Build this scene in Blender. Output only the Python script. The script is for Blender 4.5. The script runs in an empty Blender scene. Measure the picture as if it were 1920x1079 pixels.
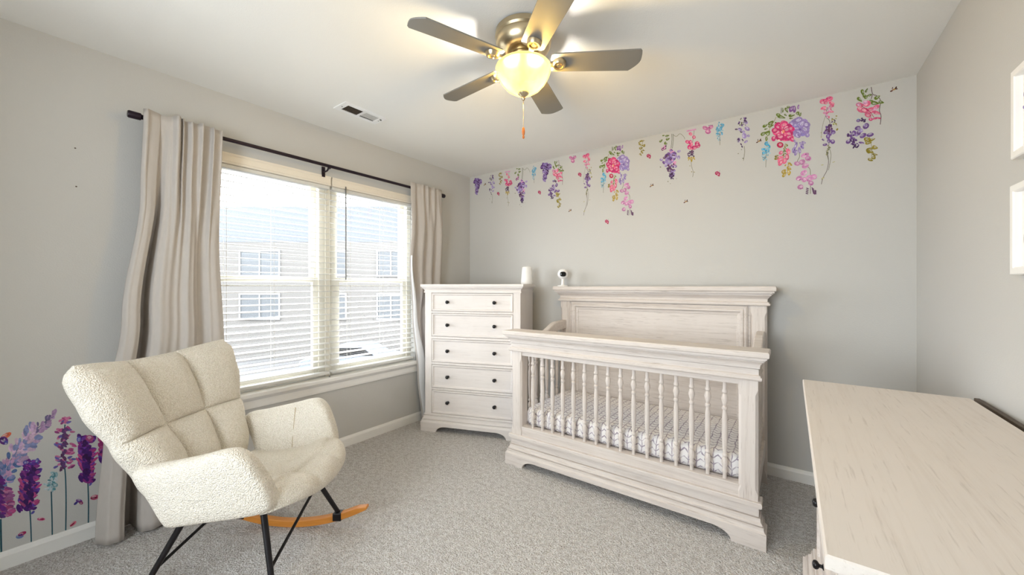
import bpy, bmesh, math, random
from mathutils import Vector, Matrix, noise
SC = bpy.context.scene
COL = SC.collection
PI = math.pi
CAMH = 1.252
CEIL = 2.44
WX, EX, NY, SY = -2.814, 0.568, 3.058, -0.75      # left, right, back and front wall faces

# ------------------------------------------------------------------ materials
def srgb(r, g, b):
    f = lambda c: (c / 255) / 12.92 if c / 255 <= .04045 else ((c / 255 + .055) / 1.055) ** 2.4
    return (f(r), f(g), f(b), 1)

class Mat:
    def __init__(s, name):
        s.m = bpy.data.materials.new(name); s.m.use_nodes = True
        s.nt = s.m.node_tree; s.nt.nodes.clear()
        s.out = s.n('ShaderNodeOutputMaterial')
    def n(s, t, **kw):
        x = s.nt.nodes.new(t)
        for k, v in kw.items():
            if k.startswith('i_'):
                x.inputs[k[2:].replace('_', ' ')].default_value = v
            else: setattr(x, k, v)
        return x
    def l(s, a, b): s.nt.links.new(a, b)
    def ramp(s, fac, stops):
        r = s.n('ShaderNodeValToRGB'); e = r.color_ramp.elements
        while len(e) < len(stops): e.new(.5)
        for i, (p, c) in enumerate(stops): e[i].position = p; e[i].color = c
        s.l(fac, r.inputs['Fac']); return r.outputs['Color']
    def noise(s, vec, scale, detail=3, rough=.55):
        x = s.n('ShaderNodeTexNoise'); x.inputs['Scale'].default_value = scale
        x.inputs['Detail'].default_value = detail; x.inputs['Roughness'].default_value = rough
        s.l(vec, x.inputs['Vector']); return x.outputs['Fac']
    def coord(s, scale=(1, 1, 1)):
        t = s.n('ShaderNodeTexCoord'); m = s.n('ShaderNodeMapping'); m.inputs['Scale'].default_value = scale
        s.l(t.outputs['Object'], m.inputs['Vector']); return m.outputs['Vector']
    def mix(s, fac, a, b, mode='MIX'):
        x = s.n('ShaderNodeMix', data_type='RGBA', blend_type=mode)
        for sock, v in ((x.inputs[0], fac), (x.inputs[6], a), (x.inputs[7], b)):
            if hasattr(v, 'links'): s.l(v, sock)
            else: sock.default_value = v
        return x.outputs[2]
    def math(s, op, a, b=0.0, c=0.0):
        x = s.n('ShaderNodeMath', operation=op)
        for i, v in enumerate((a, b, c)):
            if hasattr(v, 'links'): s.l(v, x.inputs[i])
            else: x.inputs[i].default_value = v
        return x.outputs[0]
    def bump(s, h, dist, strength=1.0):
        b = s.n('ShaderNodeBump'); b.inputs['Distance'].default_value = dist
        b.inputs['Strength'].default_value = strength; s.l(h, b.inputs['Height']); return b.outputs['Normal']
    def pbsdf(s, color, rough=.6, metal=0, normal=None, spec=.5):
        p = s.n('ShaderNodeBsdfPrincipled')
        if hasattr(color, 'links'): s.l(color, p.inputs['Base Color'])
        else: p.inputs['Base Color'].default_value = color
        p.inputs['Roughness'].default_value = rough; p.inputs['Metallic'].default_value = metal
        p.inputs['Specular IOR Level'].default_value = spec
        if normal is not None: s.l(normal, p.inputs['Normal'])
        return p
    def done(s, shader):
        s.l(shader.outputs[0], s.out.inputs['Surface']); return s.m

def simple(name, c, rough=.5, metal=0, var=.04, nscale=30, bump=0, bscale=200, spec=.5):
    m = Mat(name); v = m.coord()
    c2 = tuple(x * (1 - var * 2) for x in c[:3]) + (1,)
    col = m.mix(m.noise(v, nscale), c, c2)
    nm = m.bump(m.noise(v, bscale), bump) if bump else None
    return m.done(m.pbsdf(col, rough, metal, nm, spec))

def wall_paint(name, c):
    m = Mat(name); v = m.coord()
    col = m.mix(m.noise(v, 1.5, 2), c, tuple(x * .965 for x in c[:3]) + (1,))
    return m.done(m.pbsdf(col, .85, 0, m.bump(m.noise(v, 160, 2), .0006), .25))

def whitewash(name, axis, base=(217, 209, 203), dark=(158, 142, 132), k=.6):
    m = Mat(name)
    s = [38, 38, 38]; s[axis] = 1.6
    v = m.coord(tuple(s)); v2 = m.coord()
    g = m.noise(v, 1.5, 5, .65)
    streak = m.ramp(g, [(.30, (1, 1, 1, 1)), (.52, (0, 0, 0, 1))])
    s3 = [150, 150, 150]; s3[axis] = 9
    fine = m.ramp(m.noise(m.coord(tuple(s3)), 1.0, 3), [(.60, (0, 0, 0, 1)), (.72, (1, 1, 1, 1))])
    cl = m.noise(v2, 4, 3)
    b = m.mix(cl, srgb(*base), srgb(*[int(x * .955) for x in base]))
    b = m.mix(m.math('MULTIPLY', streak, k * .55), b, srgb(*dark))
    b = m.mix(m.math('MULTIPLY', fine, k * .75), b, srgb(*[int(x * .86) for x in dark]))
    return m.done(m.pbsdf(b, .5, 0, m.bump(m.noise(v, 1.5, 4), .0008), .4))

M = {}
M['wall'] = wall_paint('grey_wall_paint', srgb(198, 197, 194))
M['ceiling'] = wall_paint('white_ceiling_paint', srgb(238, 237, 233))
M['trim'] = simple('white_trim_paint', srgb(238, 237, 234), .35, var=.02)
M['vinyl'] = simple('window_vinyl', srgb(232, 228, 216), .4, var=.02)
M['slat'] = simple('blind_white', srgb(216, 216, 213), .4, var=.01)
M['valance'] = simple('blind_valance_cream', srgb(238, 230, 216), .45, var=.02)
M['wood_x'] = whitewash('whitewashed_wood_long', 0)
M['wood_z'] = whitewash('whitewashed_wood_upright', 2)
M['wood_chest_x'] = whitewash('whitewashed_chest_long', 0, (229, 223, 219), (184, 173, 165), .3)
M['wood_chest_z'] = whitewash('whitewashed_chest_upright', 2, (229, 223, 219), (184, 173, 165), .3)
M['wood_top'] = whitewash('whitewashed_dresser_top', 0, (225, 217, 210), (190, 177, 164), .42)
M['black'] = simple('black_metal', srgb(22, 20, 24), .35, .3)
M['rod'] = simple('dark_bronze_rod', srgb(34, 20, 34), .4, .4)
M['nickel'] = simple('lamp_warmed_nickel', srgb(206, 190, 158), .3, 1, nscale=8)  # yellow glow of the fan light put into the nickel colour
M['blade'] = simple('silver_blade_laminate', srgb(128, 126, 122), .42, .15, nscale=14)
M['white_plastic'] = simple('white_plastic', srgb(240, 240, 240), .4, var=.01)
M['dark_plastic'] = simple('black_gloss', srgb(8, 8, 10), .15)
M['duct_shade'] = simple('duct_shade_colour', srgb(38, 32, 28), .8)
M['darkwood'] = simple('dark_brown_board', srgb(86, 74, 62), .6)
M['bead'] = simple('orange_wood_bead', srgb(196, 110, 40), .4)
M['rubber'] = simple('black_rubber', srgb(18, 18, 18), .6)
M['frame_white'] = simple('white_picture_frame', srgb(244, 243, 240), .4, var=.01)
M['paper'] = simple('white_art_paper', srgb(238, 236, 234), .8, var=.02)
M['cord'] = simple('white_cord', srgb(225, 222, 214), .7)
M['wand'] = simple('grey_wand', srgb(120, 120, 118), .35)

def rocker_wood():
    m = Mat('orange_rocker_wood'); v = m.coord((2, 40, 40))
    return m.done(m.pbsdf(m.mix(m.noise(v, 1.5, 4), srgb(222, 150, 62), srgb(188, 112, 40)), .35))
M['rocker'] = rocker_wood()

def carpet():
    m = Mat('beige_cut_pile_carpet'); v = m.coord()
    big = m.noise(v, 2.2, 3)
    tuft = m.n('ShaderNodeTexVoronoi'); tuft.inputs['Scale'].default_value = 125; m.l(v, tuft.inputs['Vector'])
    fine = m.noise(v, 150, 3, .7); mid = m.noise(v, 38, 3, .7)
    c = m.ramp(fine, [(.32, srgb(122, 108, 98)), (.43, srgb(226, 221, 216)), (.57, srgb(253, 252, 251))])
    c = m.mix(m.math('MULTIPLY', m.ramp(mid, [(.40, (1, 1, 1, 1)), (.56, (0, 0, 0, 1))]), .28), c, srgb(128, 110, 94))
    c = m.mix(m.math('MULTIPLY', big, .35), c, srgb(228, 222, 216))
    h = m.math('ADD', m.math('MULTIPLY', tuft.outputs['Distance'], -.8), m.math('ADD', m.math('MULTIPLY', fine, .9), m.math('MULTIPLY', mid, 1.1)))
    return m.done(m.pbsdf(c, .95, 0, m.bump(h, .015), .1))
M['carpet'] = carpet()

def boucle():
    m = Mat('cream_boucle'); v = m.coord()
    vo = m.n('ShaderNodeTexVoronoi'); vo.inputs['Scale'].default_value = 210; m.l(v, vo.inputs['Vector'])
    fine = m.noise(v, 260, 2, .6); lump = m.noise(v, 95, 2)
    h = m.math('ADD', m.math('MULTIPLY', vo.outputs['Distance'], -1.0), m.math('ADD', fine, m.math('MULTIPLY', lump, .8)))
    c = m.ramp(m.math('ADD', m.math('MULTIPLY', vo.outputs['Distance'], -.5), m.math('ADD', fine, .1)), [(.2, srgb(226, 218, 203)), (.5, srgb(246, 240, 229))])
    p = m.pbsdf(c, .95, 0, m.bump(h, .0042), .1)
    p.inputs['Sheen Weight'].default_value = .1
    return m.done(p)
M['boucle'] = boucle()

def cloth(name, c, tr=.12):
    m = Mat(name); v = m.coord((1, 1, .4))
    col = m.mix(m.noise(v, 60, 3), srgb(*c), srgb(*[int(x * .96) for x in c]))
    d = m.pbsdf(col, .85, 0, m.bump(m.noise(m.coord(), 700, 2), .0006), .15)
    t = m.n('ShaderNodeBsdfTranslucent'); m.l(col, t.inputs['Color'])
    x = m.n('ShaderNodeMixShader'); x.inputs[0].default_value = tr
    m.l(d.outputs[0], x.inputs[1]); m.l(t.outputs[0], x.inputs[2])
    return m.done(x)
M['curtain'] = cloth('beige_curtain_cloth', (204, 197, 191))
M['lining'] = cloth('white_curtain_lining', (236, 236, 236), .2)

def glass():
    m = Mat('window_glass')
    t = m.n('ShaderNodeBsdfTransparent'); g = m.n('ShaderNodeBsdfGlossy'); g.inputs['Roughness'].default_value = .02
    x = m.n('ShaderNodeMixShader'); x.inputs[0].default_value = .05
    m.l(t.outputs[0], x.inputs[1]); m.l(g.outputs[0], x.inputs[2]); return m.done(x)
M['glass'] = glass()

def bowl_glass():
    m = Mat('frosted_amber_glass'); v = m.coord((1, 1, .3))
    c = m.ramp(m.noise(v, 12, 3), [(.3, srgb(255, 228, 150)), (.7, srgb(255, 240, 190))])
    t = m.n('ShaderNodeBsdfTranslucent'); t.inputs['Color'].default_value = (.055, .037, .013, 1)
    d = m.pbsdf((.12, .09, .04, 1), .3)
    e = m.n('ShaderNodeEmission'); m.l(c, e.inputs['Color']); e.inputs['Strength'].default_value = .42
    x0 = m.n('ShaderNodeMixShader'); x0.inputs[0].default_value = .6
    m.l(d.outputs[0], x0.inputs[1]); m.l(t.outputs[0], x0.inputs[2])
    tp = m.n('ShaderNodeBsdfTransparent'); m.l(c, tp.inputs['Color'])
    x = m.n('ShaderNodeMixShader'); x.inputs[0].default_value = .42
    m.l(x0.outputs[0], x.inputs[1]); m.l(tp.outputs[0], x.inputs[2])
    a = m.n('ShaderNodeAddShader'); m.l(x.outputs[0], a.inputs[0]); m.l(e.outputs[0], a.inputs[1])
    return m.done(a)
M['bowl'] = bowl_glass()

def ink():
    m = Mat('printed_sticker_ink')
    a = m.n('ShaderNodeAttribute'); a.attribute_name = 'Ink'
    v = m.coord(); nz = m.ramp(m.noise(v, 120, 3), [(.35, (.82, .82, .82, 1)), (.65, (1.12, 1.12, 1.12, 1))])
    return m.done(m.pbsdf(m.mix(1.0, a.outputs['Color'], nz, 'MULTIPLY'), .6, 0, None, .3))
M['ink'] = ink()

def sheet():
    m = Mat('white_sheet_with_violet_lattice'); t = m.n('ShaderNodeTexCoord')
    nz = m.n('ShaderNodeTexNoise'); nz.inputs['Scale'].default_value = 14; m.l(t.outputs['Object'], nz.inputs['Vector'])
    va = m.n('ShaderNodeVectorMath', operation='MULTIPLY_ADD'); m.l(nz.outputs['Color'], va.inputs[0])
    va.inputs[1].default_value = (.022, .022, .022); m.l(t.outputs['Object'], va.inputs[2])
    sp = m.n('ShaderNodeSeparateXYZ'); m.l(va.outputs[0], sp.inputs[0])
    X = sp.outputs[0]; Y = m.math('SUBTRACT', sp.outputs[1], sp.outputs[2])
    tri = m.math('PINGPONG', X, .021)
    zz = m.math('FRACT', m.math('DIVIDE', m.math('ADD', Y, m.math('MULTIPLY', tri, .85)), .038))
    l1 = m.math('LESS_THAN', zz, .19)
    l2 = m.math('LESS_THAN', m.math('ABSOLUTE', m.math('SUBTRACT', tri, .0)), .0028)
    ln = m.math('MAXIMUM', l1, l2)
    gate = m.ramp(m.noise(t.outputs['Object'], 45, 2), [(.36, (.35, .35, .35, 1)), (.55, (1, 1, 1, 1))])
    col = m.mix(m.math('MULTIPLY', m.math('MULTIPLY', ln, gate), .85), srgb(238, 236, 236), srgb(146, 134, 152))
    return m.done(m.pbsdf(col, .9, 0, m.bump(m.noise(t.outputs['Object'], 60, 3), .002), .15))
M['sheet'] = sheet()
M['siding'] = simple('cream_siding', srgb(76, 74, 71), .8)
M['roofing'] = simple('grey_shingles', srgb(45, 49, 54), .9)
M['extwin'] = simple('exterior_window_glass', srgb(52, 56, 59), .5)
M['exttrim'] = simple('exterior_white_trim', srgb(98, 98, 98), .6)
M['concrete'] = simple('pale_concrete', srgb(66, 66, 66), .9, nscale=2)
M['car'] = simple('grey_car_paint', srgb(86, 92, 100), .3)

# ------------------------------------------------------------------ mesh builder
def grooved(rows, d=.0035, w=.0055):
    """cut a shadow groove into the inner corner of every flat ledge of a moulding profile"""
    out = []
    for i, (o, z) in enumerate(rows):
        nxt = rows[i + 1] if i + 1 < len(rows) else None; prv = rows[i - 1] if i else None
        if nxt and prv and abs(nxt[1] - z) < 1e-6 and nxt[0] - o > .003 and abs(prv[1] - z) > 2 * d:
            q = d if prv[1] > z else -d; out += [(o, z + q), (o - w, z + q), (o - w, z)]
        elif prv and nxt and abs(prv[1] - z) < 1e-6 and prv[0] - o > .003 and abs(nxt[1] - z) > 2 * d:
            q = d if nxt[1] > z else -d; out += [(o - w, z), (o - w, z + q), (o, z + q)]
        else: out.append((o, z))
    return out

class MB:
    def __init__(s): s.v = []; s.f = []; s.mi = []; s.c = []
    def add(s, vs, fs, mi=0, col=None):
        o = len(s.v); s.v += [tuple(p) for p in vs]
        for f in fs: s.f.append([i + o for i in f]); s.mi.append(mi); s.c.append(col)
        return s
    def box(s, x0, x1, y0, y1, z0, z1, mi=0):
        return s.add([(x0,y0,z0),(x1,y0,z0),(x1,y1,z0),(x0,y1,z0),(x0,y0,z1),(x1,y0,z1),(x1,y1,z1),(x0,y1,z1)],
                     [(0,3,2,1),(4,5,6,7),(0,1,5,4),(1,2,6,5),(2,3,7,6),(3,0,4,7)], mi)
    def loft(s, rings, cap=True, mi=0, closed=False):
        n = len(rings[0]); vs = [p for r in rings for p in r]; fs = []
        for i in range(len(rings) - (0 if closed else 1)):
            a = i * n; b = ((i + 1) % len(rings)) * n
            for j in range(n):
                k = (j + 1) % n; fs.append((a + j, a + k, b + k, b + j))
        if cap and not closed:
            fs.append(tuple(reversed(range(n)))); fs.append(tuple(range((len(rings) - 1) * n, len(rings) * n)))
        return s.add(vs, fs, mi)
    def rect_z(s, rows, x0, x1, y0, y1, back=False, mi=0, groove=True):
        """horizontal rectangles stacked upward: rows of (outset, z); the back stays flat unless back"""
        if groove: rows = grooved(rows)
        return s.loft([[(x0-o,y0-o,z),(x1+o,y0-o,z),(x1+o,y1+(o if back else 0),z),(x0-o,y1+(o if back else 0),z)] for o, z in rows], mi=mi)
    def rect_y(s, rows, x0, x1, z0, z1, mi=0):
        """upright rectangles stepping toward -y: rows of (inset, y)"""
        return s.loft([[(x0+i,y,z0+i),(x0+i,y,z1-i),(x1-i,y,z1-i),(x1-i,y,z0+i)] for i, y in rows], mi=mi)
    def lathe(s, prof, c=(0,0,0), n=32, mi=0, axis='z'):
        rings = []
        for r, z in prof:
            ring = []
            for k in range(n):
                a = 2 * PI * k / n; p = (r * math.cos(a), r * math.sin(a), z)
                if axis == 'y': p = (p[0], -p[2], p[1])
                if axis == 'x': p = (p[2], p[0], p[1])
                ring.append((c[0] + p[0], c[1] + p[1], c[2] + p[2]))
            rings.append(ring)
        return s.loft(rings, mi=mi)
    def tube(s, pts, r, n=10, mi=0):
        pts = [Vector(p) for p in pts]; rings = []
        for i, p in enumerate(pts):
            t = (pts[min(i + 1, len(pts) - 1)] - pts[max(i - 1, 0)]).normalized()
            up = Vector((0, 0, 1)) if abs(t.z) < .9 else Vector((1, 0, 0))
            a = t.cross(up).normalized(); b = a.cross(t).normalized()
            rr = r[i] if isinstance(r, (list, tuple)) else r
            rings.append([tuple(p + a * rr * math.cos(2*PI*k/n) + b * rr * math.sin(2*PI*k/n)) for k in range(n)])
        return s.loft(rings, mi=mi)
    def prism(s, poly, axis, a, b, mi=0):
        """polygon of 2-D points swept from a to b along axis ('x': (y,z), 'y': (x,z), 'z': (x,y))"""
        f = {'x': lambda p, d: (d, p[0], p[1]), 'y': lambda p, d: (p[0], d, p[1]), 'z': lambda p, d: (p[0], p[1], d)}[axis]
        return s.loft([[f(p, a) for p in poly], [f(p, b) for p in poly]], mi=mi)
    def build(s, name, mats, parent=None, smooth=False, bevel=0, seg=2, loc=None, recalc=True, solid=0, weld=False, sub=0):
        me = bpy.data.meshes.new(name); me.from_pydata(s.v, [], s.f)
        mats = mats if isinstance(mats, (list, tuple)) else [mats]
        for m in mats: me.materials.append(m)
        for p, mi in zip(me.polygons, s.mi): p.material_index = mi
        if any(c is not None for c in s.c):
            at = me.color_attributes.new('Ink', 'FLOAT_COLOR', 'CORNER')
            for p, c in zip(me.polygons, s.c):
                for li in p.loop_indices: at.data[li].color = c or (1, 1, 1, 1)
        if recalc or weld:
            bm = bmesh.new(); bm.from_mesh(me)
            if weld: bmesh.ops.remove_doubles(bm, verts=bm.verts, dist=1e-5)
            if recalc: bmesh.ops.recalc_face_normals(bm, faces=bm.faces)
            bm.to_mesh(me); bm.free()
        if smooth:
            me.polygons.foreach_set('use_smooth', [True] * len(me.polygons))
            if smooth != True: me.set_sharp_from_angle(angle=math.radians(smooth))
        o = bpy.data.objects.new(name, me); COL.objects.link(o)
        if parent: o.parent = parent
        if loc: o.location = loc
        if bevel:
            b = o.modifiers.new('bevel', 'BEVEL'); b.width = bevel; b.segments = seg; b.limit_method = 'ANGLE'; b.angle_limit = .6
            b.harden_normals = False
        if solid:
            b = o.modifiers.new('solid', 'SOLIDIFY'); b.thickness = solid; b.offset = 0
        if sub:
            b = o.modifiers.new('sub', 'SUBSURF'); b.levels = sub; b.render_levels = sub
        return o

def tag(o, label=None, cat=None, group=None, kind=None):
    if label: o['label'] = label
    if cat: o['category'] = cat
    if group: o['group'] = group
    if kind: o['kind'] = kind
    return o
def thing(name, label, cat, loc=(0,0,0), rot=0, group=None):
    o = bpy.data.objects.new(name, None); COL.objects.link(o); o.location = loc; o.rotation_euler = (0, 0, rot)
    o.empty_display_size = .1
    return tag(o, label, cat, group)
def struct(o): o['kind'] = 'structure'; return o
def sempty(name, loc=(0,0,0)):
    o = bpy.data.objects.new(name, None); COL.objects.link(o); o.location = loc; o['kind'] = 'structure'; return o
def cat_rom(pts, k=6, closed=True):
    out = []; n = len(pts)
    for i in range(n if closed else n - 1):
        P = [pts[(i + d) % n] if closed else pts[min(max(i + d, 0), n - 1)] for d in (-1, 0, 1, 2)]
        for j in range(k):
            t = j / k
            out.append(tuple(.5 * (2*b + (c - a)*t + (2*a - 5*b + 4*c - d)*t*t + (3*b - a - 3*c + d)*t**3) for a, b, c, d in zip(*P)))
    if not closed: out.append(tuple(pts[-1]))
    return out
def interp(x, tab):
    for (a, u), (b, w) in zip(tab, tab[1:]):
        if x <= b:
            t = max(0, (x - a) / (b - a)); t = t * t * (3 - 2 * t); return u + (w - u) * t
    return tab[-1][1]

# ------------------------------------------------------------------ camera
YAW = math.radians(36.3); FX, FY = -math.sin(YAW), math.cos(YAW); RX, RY = math.cos(YAW), math.sin(YAW)
cam = bpy.data.cameras.new('camera'); co = bpy.data.objects.new('camera', cam); COL.objects.link(co)
co.location = (0, 0, CAMH); co.rotation_euler = (PI / 2, 0, YAW)
cam.sensor_width = 36; cam.lens = 712 / 1920 * 36; cam.clip_start = .02
cam.shift_y = -(538 - 539.5) / 1920 * -1
SC.camera = co
def ray(px): l = (px - 960) / 712; return FX + l * RX, FY + l * RY
def on_back(px, py, y=NY): dx, dy = ray(px); t = y / dy; return Vector((t * dx, y, CAMH - (py - 538) / 712 * t))
def on_left(px, py, x=WX): dx, dy = ray(px); t = x / dx; return Vector((x, t * dy, CAMH - (py - 538) / 712 * t))
def on_right(px, py, x=EX): dx, dy = ray(px); t = x / dx; return Vector((x, t * dy, CAMH - (py - 538) / 712 * t))

# ------------------------------------------------------------------ room shell
WY0, WY1, WZ0, WZ1 = .72, 2.31, .565, 2.085        # window opening in the left wall
T = .16
b = MB().box(WX - T, EX + T, SY - T, NY + T, -.12, 0)
struct(b.build('floor', M['carpet']))
b = MB().box(WX - T, EX + T, SY - T, NY + T, CEIL, CEIL + .12)
struct(b.build('ceiling', M['ceiling']))
b = MB().box(WX - T, EX + T, NY, NY + T, 0, CEIL); struct(b.build('wall_back', M['wall']))
b = MB().box(EX, EX + T, SY, NY, 0, CEIL); struct(b.build('wall_right', M['wall']))
b = MB()
b.box(WX - T, WX, SY, WY0, 0, CEIL); b.box(WX - T, WX, WY1, NY, 0, CEIL)
b.box(WX - T, WX, WY0, WY1, 0, WZ0); b.box(WX - T, WX, WY0, WY1, WZ1, CEIL)
struct(b.build('wall_left', M['wall']))
# front wall behind the camera with a doorway added to let fill light in
DX0, DX1, DZ = -1.75, -.15, 2.1
b = MB(); b.box(WX - T, DX0, SY - T, SY, 0, CEIL); b.box(DX1, EX + T, SY - T, SY, 0, CEIL); b.box(DX0, DX1, SY - T, SY, DZ, CEIL)
struct(b.build('wall_front', M['wall']))
def base_prof(): return [(0, 0), (.014, 0), (.014, .058), (.011, .066), (.007, .072), (.005, .078), (0, .078)]
b = MB().prism([(NY - x, z) for x, z in base_prof()], 'x', WX, EX); struct(b.build('baseboard_back', M['trim']))
b = MB().prism([(WX + x, z) for x, z in base_prof()], 'y', SY, NY); struct(b.build('baseboard_left', M['trim']))
b = MB().prism([(EX - x, z) for x, z in base_prof()], 'y', SY, NY); struct(b.build('baseboard_right', M['trim']))
# sill and apron
b = MB(); b.box(WX - .064, WX, WY0 + .001, WY1 - .001, WZ0 - .010, WZ0 + .004); b.box(WX - .002, WX + .045, WY0 - .06, WY1 + .06, WZ0 - .028, WZ0 + .004)
struct(b.build('trim_1', M['trim'], bevel=.009, seg=3))
b = MB().prism([(WX, WZ0 - .10), (WX + .012, WZ0 - .10), (WX + .014, WZ0 - .085), (WX + .014, WZ0 - .05), (WX + .024, WZ0 - .04), (WX + .03, WZ0 - .028), (WX, WZ0 - .028)], 'y', WY0 - .04, WY1 + .04)
struct(b.build('trim_2', M['trim']))

# twin window units
MIDY = (WY0 + WY1) / 2
def window(nm, y0, y1):
    r = sempty(nm, (WX - .11, (y0 + y1) / 2, WZ0)); h = (y1 - y0) / 2; H = WZ1 - WZ0
    f = MB(); fw = .045
    for a in ((-h, -h + fw), (h - fw, h)): f.box(-.045, .045, a[0], a[1], 0, H)
    f.box(-.045, .045, -h + fw, h - fw, 0, fw); f.box(-.045, .045, -h + fw, h - fw, H - fw, H)
    f.build('window_frame', M['vinyl'], r, bevel=.003)
    mz = H * .48
    for nm2, x, z0, z1 in (('lower_sash', .018, fw, mz + .03), ('upper_sash', -.018, mz - .01, H - fw)):
        s = MB(); w = .04; a, c = -h + fw, h - fw
        s.box(x-.015, x+.015, a, a+w, z0, z1); s.box(x-.015, x+.015, c-w, c, z0, z1)
        s.box(x-.015, x+.015, a+w, c-w, z0, z0+w); s.box(x-.015, x+.015, a+w, c-w, z1-w, z1)
        so = s.build(nm2, M['vinyl'], r, bevel=.003)
        MB().box(x-.002, x+.002, a+w-.004, c-w+.004, z0+w-.004, z1-w+.004).build('pane', M['glass'], so)
window('window_1', WY0, MIDY - .02); window('window_2', MIDY + .02, WY1)
struct(MB().box(WX - .155, WX - .055, MIDY - .02, MIDY + .02, WZ0, WZ1).build('trim_3', M['vinyl'], bevel=.003))

# ------------------------------------------------------------------ blinds
def blind(label, y0, y1, wand_y, cord_ys, cord=False):
    xc = WX - .032
    r = thing('window_blind', label, 'blind', (xc, (y0 + y1) / 2, WZ1), 0, 'white slatted window blinds')
    h = (y1 - y0) / 2 - .004
    MB().prism([(-.0, -.068), (.028, -.068), (.034, -.063), (.034, -.056), (.030, -.05), (.030, -.016), (.035, -.01), (.035, 0), (0, 0)], 'y', -h, h).build('valance', M['valance'], r)
    MB().box(-.026, .026, -h + .004, h - .004, -.095, -.07).build('head_rail', M['slat'], r, bevel=.004)
    s = MB(); tilt = math.radians(5.5); pitch = .0437; z = -.125; n = 0
    H = WZ1 - WZ0
    while z > -H + .07:
        pts = []
        for i in range(5):
            u = -.0245 + .049 * i / 4; cr = .0025 * (1 - (u / .0245) ** 2)
            pts.append((u * math.cos(tilt) - cr * -math.sin(tilt) * 0, -u * math.sin(tilt) + cr + z))
        poly = [(x, zz) for x, zz in pts] + [(x, zz - .0028) for x, zz in reversed(pts)]
        s.prism(poly, 'y', -h + .004, h - .004); z -= pitch; n += 1
    s.build('slats', M['slat'], r)
    MB().box(-.025, .025, -h + .004, h - .004, -H + .022, -H + .042).build('bottom_rail', M['slat'], r, bevel=.004)
    for k, cy in enumerate(cord_ys):
        c = MB()
        for x in (-.026, .026): c.tube([(x, cy, -.09), (x, cy, -H + .03)], .0009, 5)
        c.build('ladder_cord', M['cord'], r)
    if wand_y is not None:
        MB().tube([(.036, wand_y, -.05), (.037, wand_y, -.78)], .0045, 8).build('tilt_wand', M['wand'], r, smooth=True)
    if cord:
        c = MB().tube([(.030, h - .012, -.06), (.032, h - .010, -1.40), (.034, h - .012, -H + .015)], .0012, 6).build('lift_cord', M['cord'], r)
        MB().lathe([(0, 0), (.003, -.001), (.006, -.014), (.0065, -.024), (0, -.026)], (.034, h - .012, -H + .018), 12).build('tassel', M['wand'], c, smooth=40)
    return r
blind('white slatted window blind on the left half, beside the chair', WY0 + .003, MIDY - .001, None, (-.27, 0, .27), True)
blind('white slatted window blind on the right half, with a grey tilt wand', MIDY + .001, WY1 - .003, -.285, (-.24, .06, .3))
# ------------------------------------------------------------------ curtain rod and curtains
RODX, RODZ = WX + .085, 2.137
r = thing('curtain_rod', 'long dark bronze curtain rod above the window', 'curtain rod', (RODX, 1.5, RODZ))
MB().tube([(0, -1.04, 0), (0, 1.04, 0)], .0115, 14).build('pole', M['rod'], r, smooth=40)
for sgn in (-1, 1):
    o = MB().lathe([(.0, 0), (.013, 0), (.0165, .006), (.0165, .014), (.012, .02), (.012, .026), (.0185, .032), (.019, .075), (.016, .08), (0, .08)], n=20, axis='y').build('finial', M['rod'], r, smooth=40)
    o.location = (0, sgn * 1.02, 0)
    if sgn > 0: o.rotation_euler = (0, 0, PI)
for yb in (-.985, -.05, .985):
    k = MB(); k.tube([(-.085, yb, -.03), (-.03, yb, -.03), (-.008, yb, -.018)], .006, 8)
    k.box(-.085, -.080, yb - .012, yb + .012, -.065, .01); k.box(-.014, .014, yb - .006, yb + .006, -.022, -.010)
    k.build('bracket', M['rod'], r, smooth=40)

def curtain(label, fn, nu, nv, hem_lining=None):
    b = MB(); vs = [fn(i / nu, j / nv) for j in range(nv + 1) for i in range(nu + 1)]
    fs = [(j*(nu+1)+i, j*(nu+1)+i+1, (j+1)*(nu+1)+i+1, (j+1)*(nu+1)+i) for j in range(nv) for i in range(nu)]
    b.add(vs, fs)
    o = b.build('curtain', M['curtain'], smooth=True, solid=.004, recalc=False)
    tag(o, label, 'curtain', 'beige curtains beside the window'); return o
def fold(u, cs, w):
    return sum(a * math.exp(-((u - c) / w) ** 2) for c, a in cs)
LCP = [(-.02, -.004), (.06, .055), (.13, .058), (.175, .045), (.215, -.095), (.262, -.098), (.30, .040), (.36, .064), (.44, .046), (.52, .040), (.59, .058), (.66, .050), (.72, .004), (.80, -.008), (.88, .018), (.95, .030), (1.02, -.01)]
def lcp(u):
    for (a, p), (c, q) in zip(LCP, LCP[1:]):
        if u <= c: t = (u - a) / (c - a); t = t * t * (3 - 2 * t); return p + (q - p) * t
    return LCP[-1][1]
def left_curtain(u, v):
    z = 2.172 + .005 * math.sin(u * 19) - v * (2.172 - .012)
    y0 = interp(v, [(0, .455), (.2, .442), (.5, .372), (.72, .315), (1, .285)])
    y1 = interp(v, [(0, .792), (.3, .775), (.6, .80), (1, .80)])
    y = y0 + (y1 - y0) * u
    top = fold(u, [(.02, .6), (.40, 1.2), (.47, 1.0), (.56, .9), (.70, 1.1), (.86, .9), (.98, .4)], .022) + .22 * math.sin(u * 23)
    k = interp(v, [(0, 0), (.10, .15), (.4, .8), (1, 1)])
    x = RODX + .026 + (1 - k) * .030 * top + k * (.016 + lcp(u + .02 * math.sin(v * 4)) * (.75 + .35 * v))
    y += k * .012 * math.cos(u * 2 * PI * 1.6 + .9) * (1 - abs(2 * u - 1) ** 4) + (1 - k) * .006 * math.sin(u * 47)
    return (max(x, WX + .018), y, z)
curtain('beige curtain panel left of the window, behind the chair, flaring to the carpet', left_curtain, 200, 60)
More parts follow.
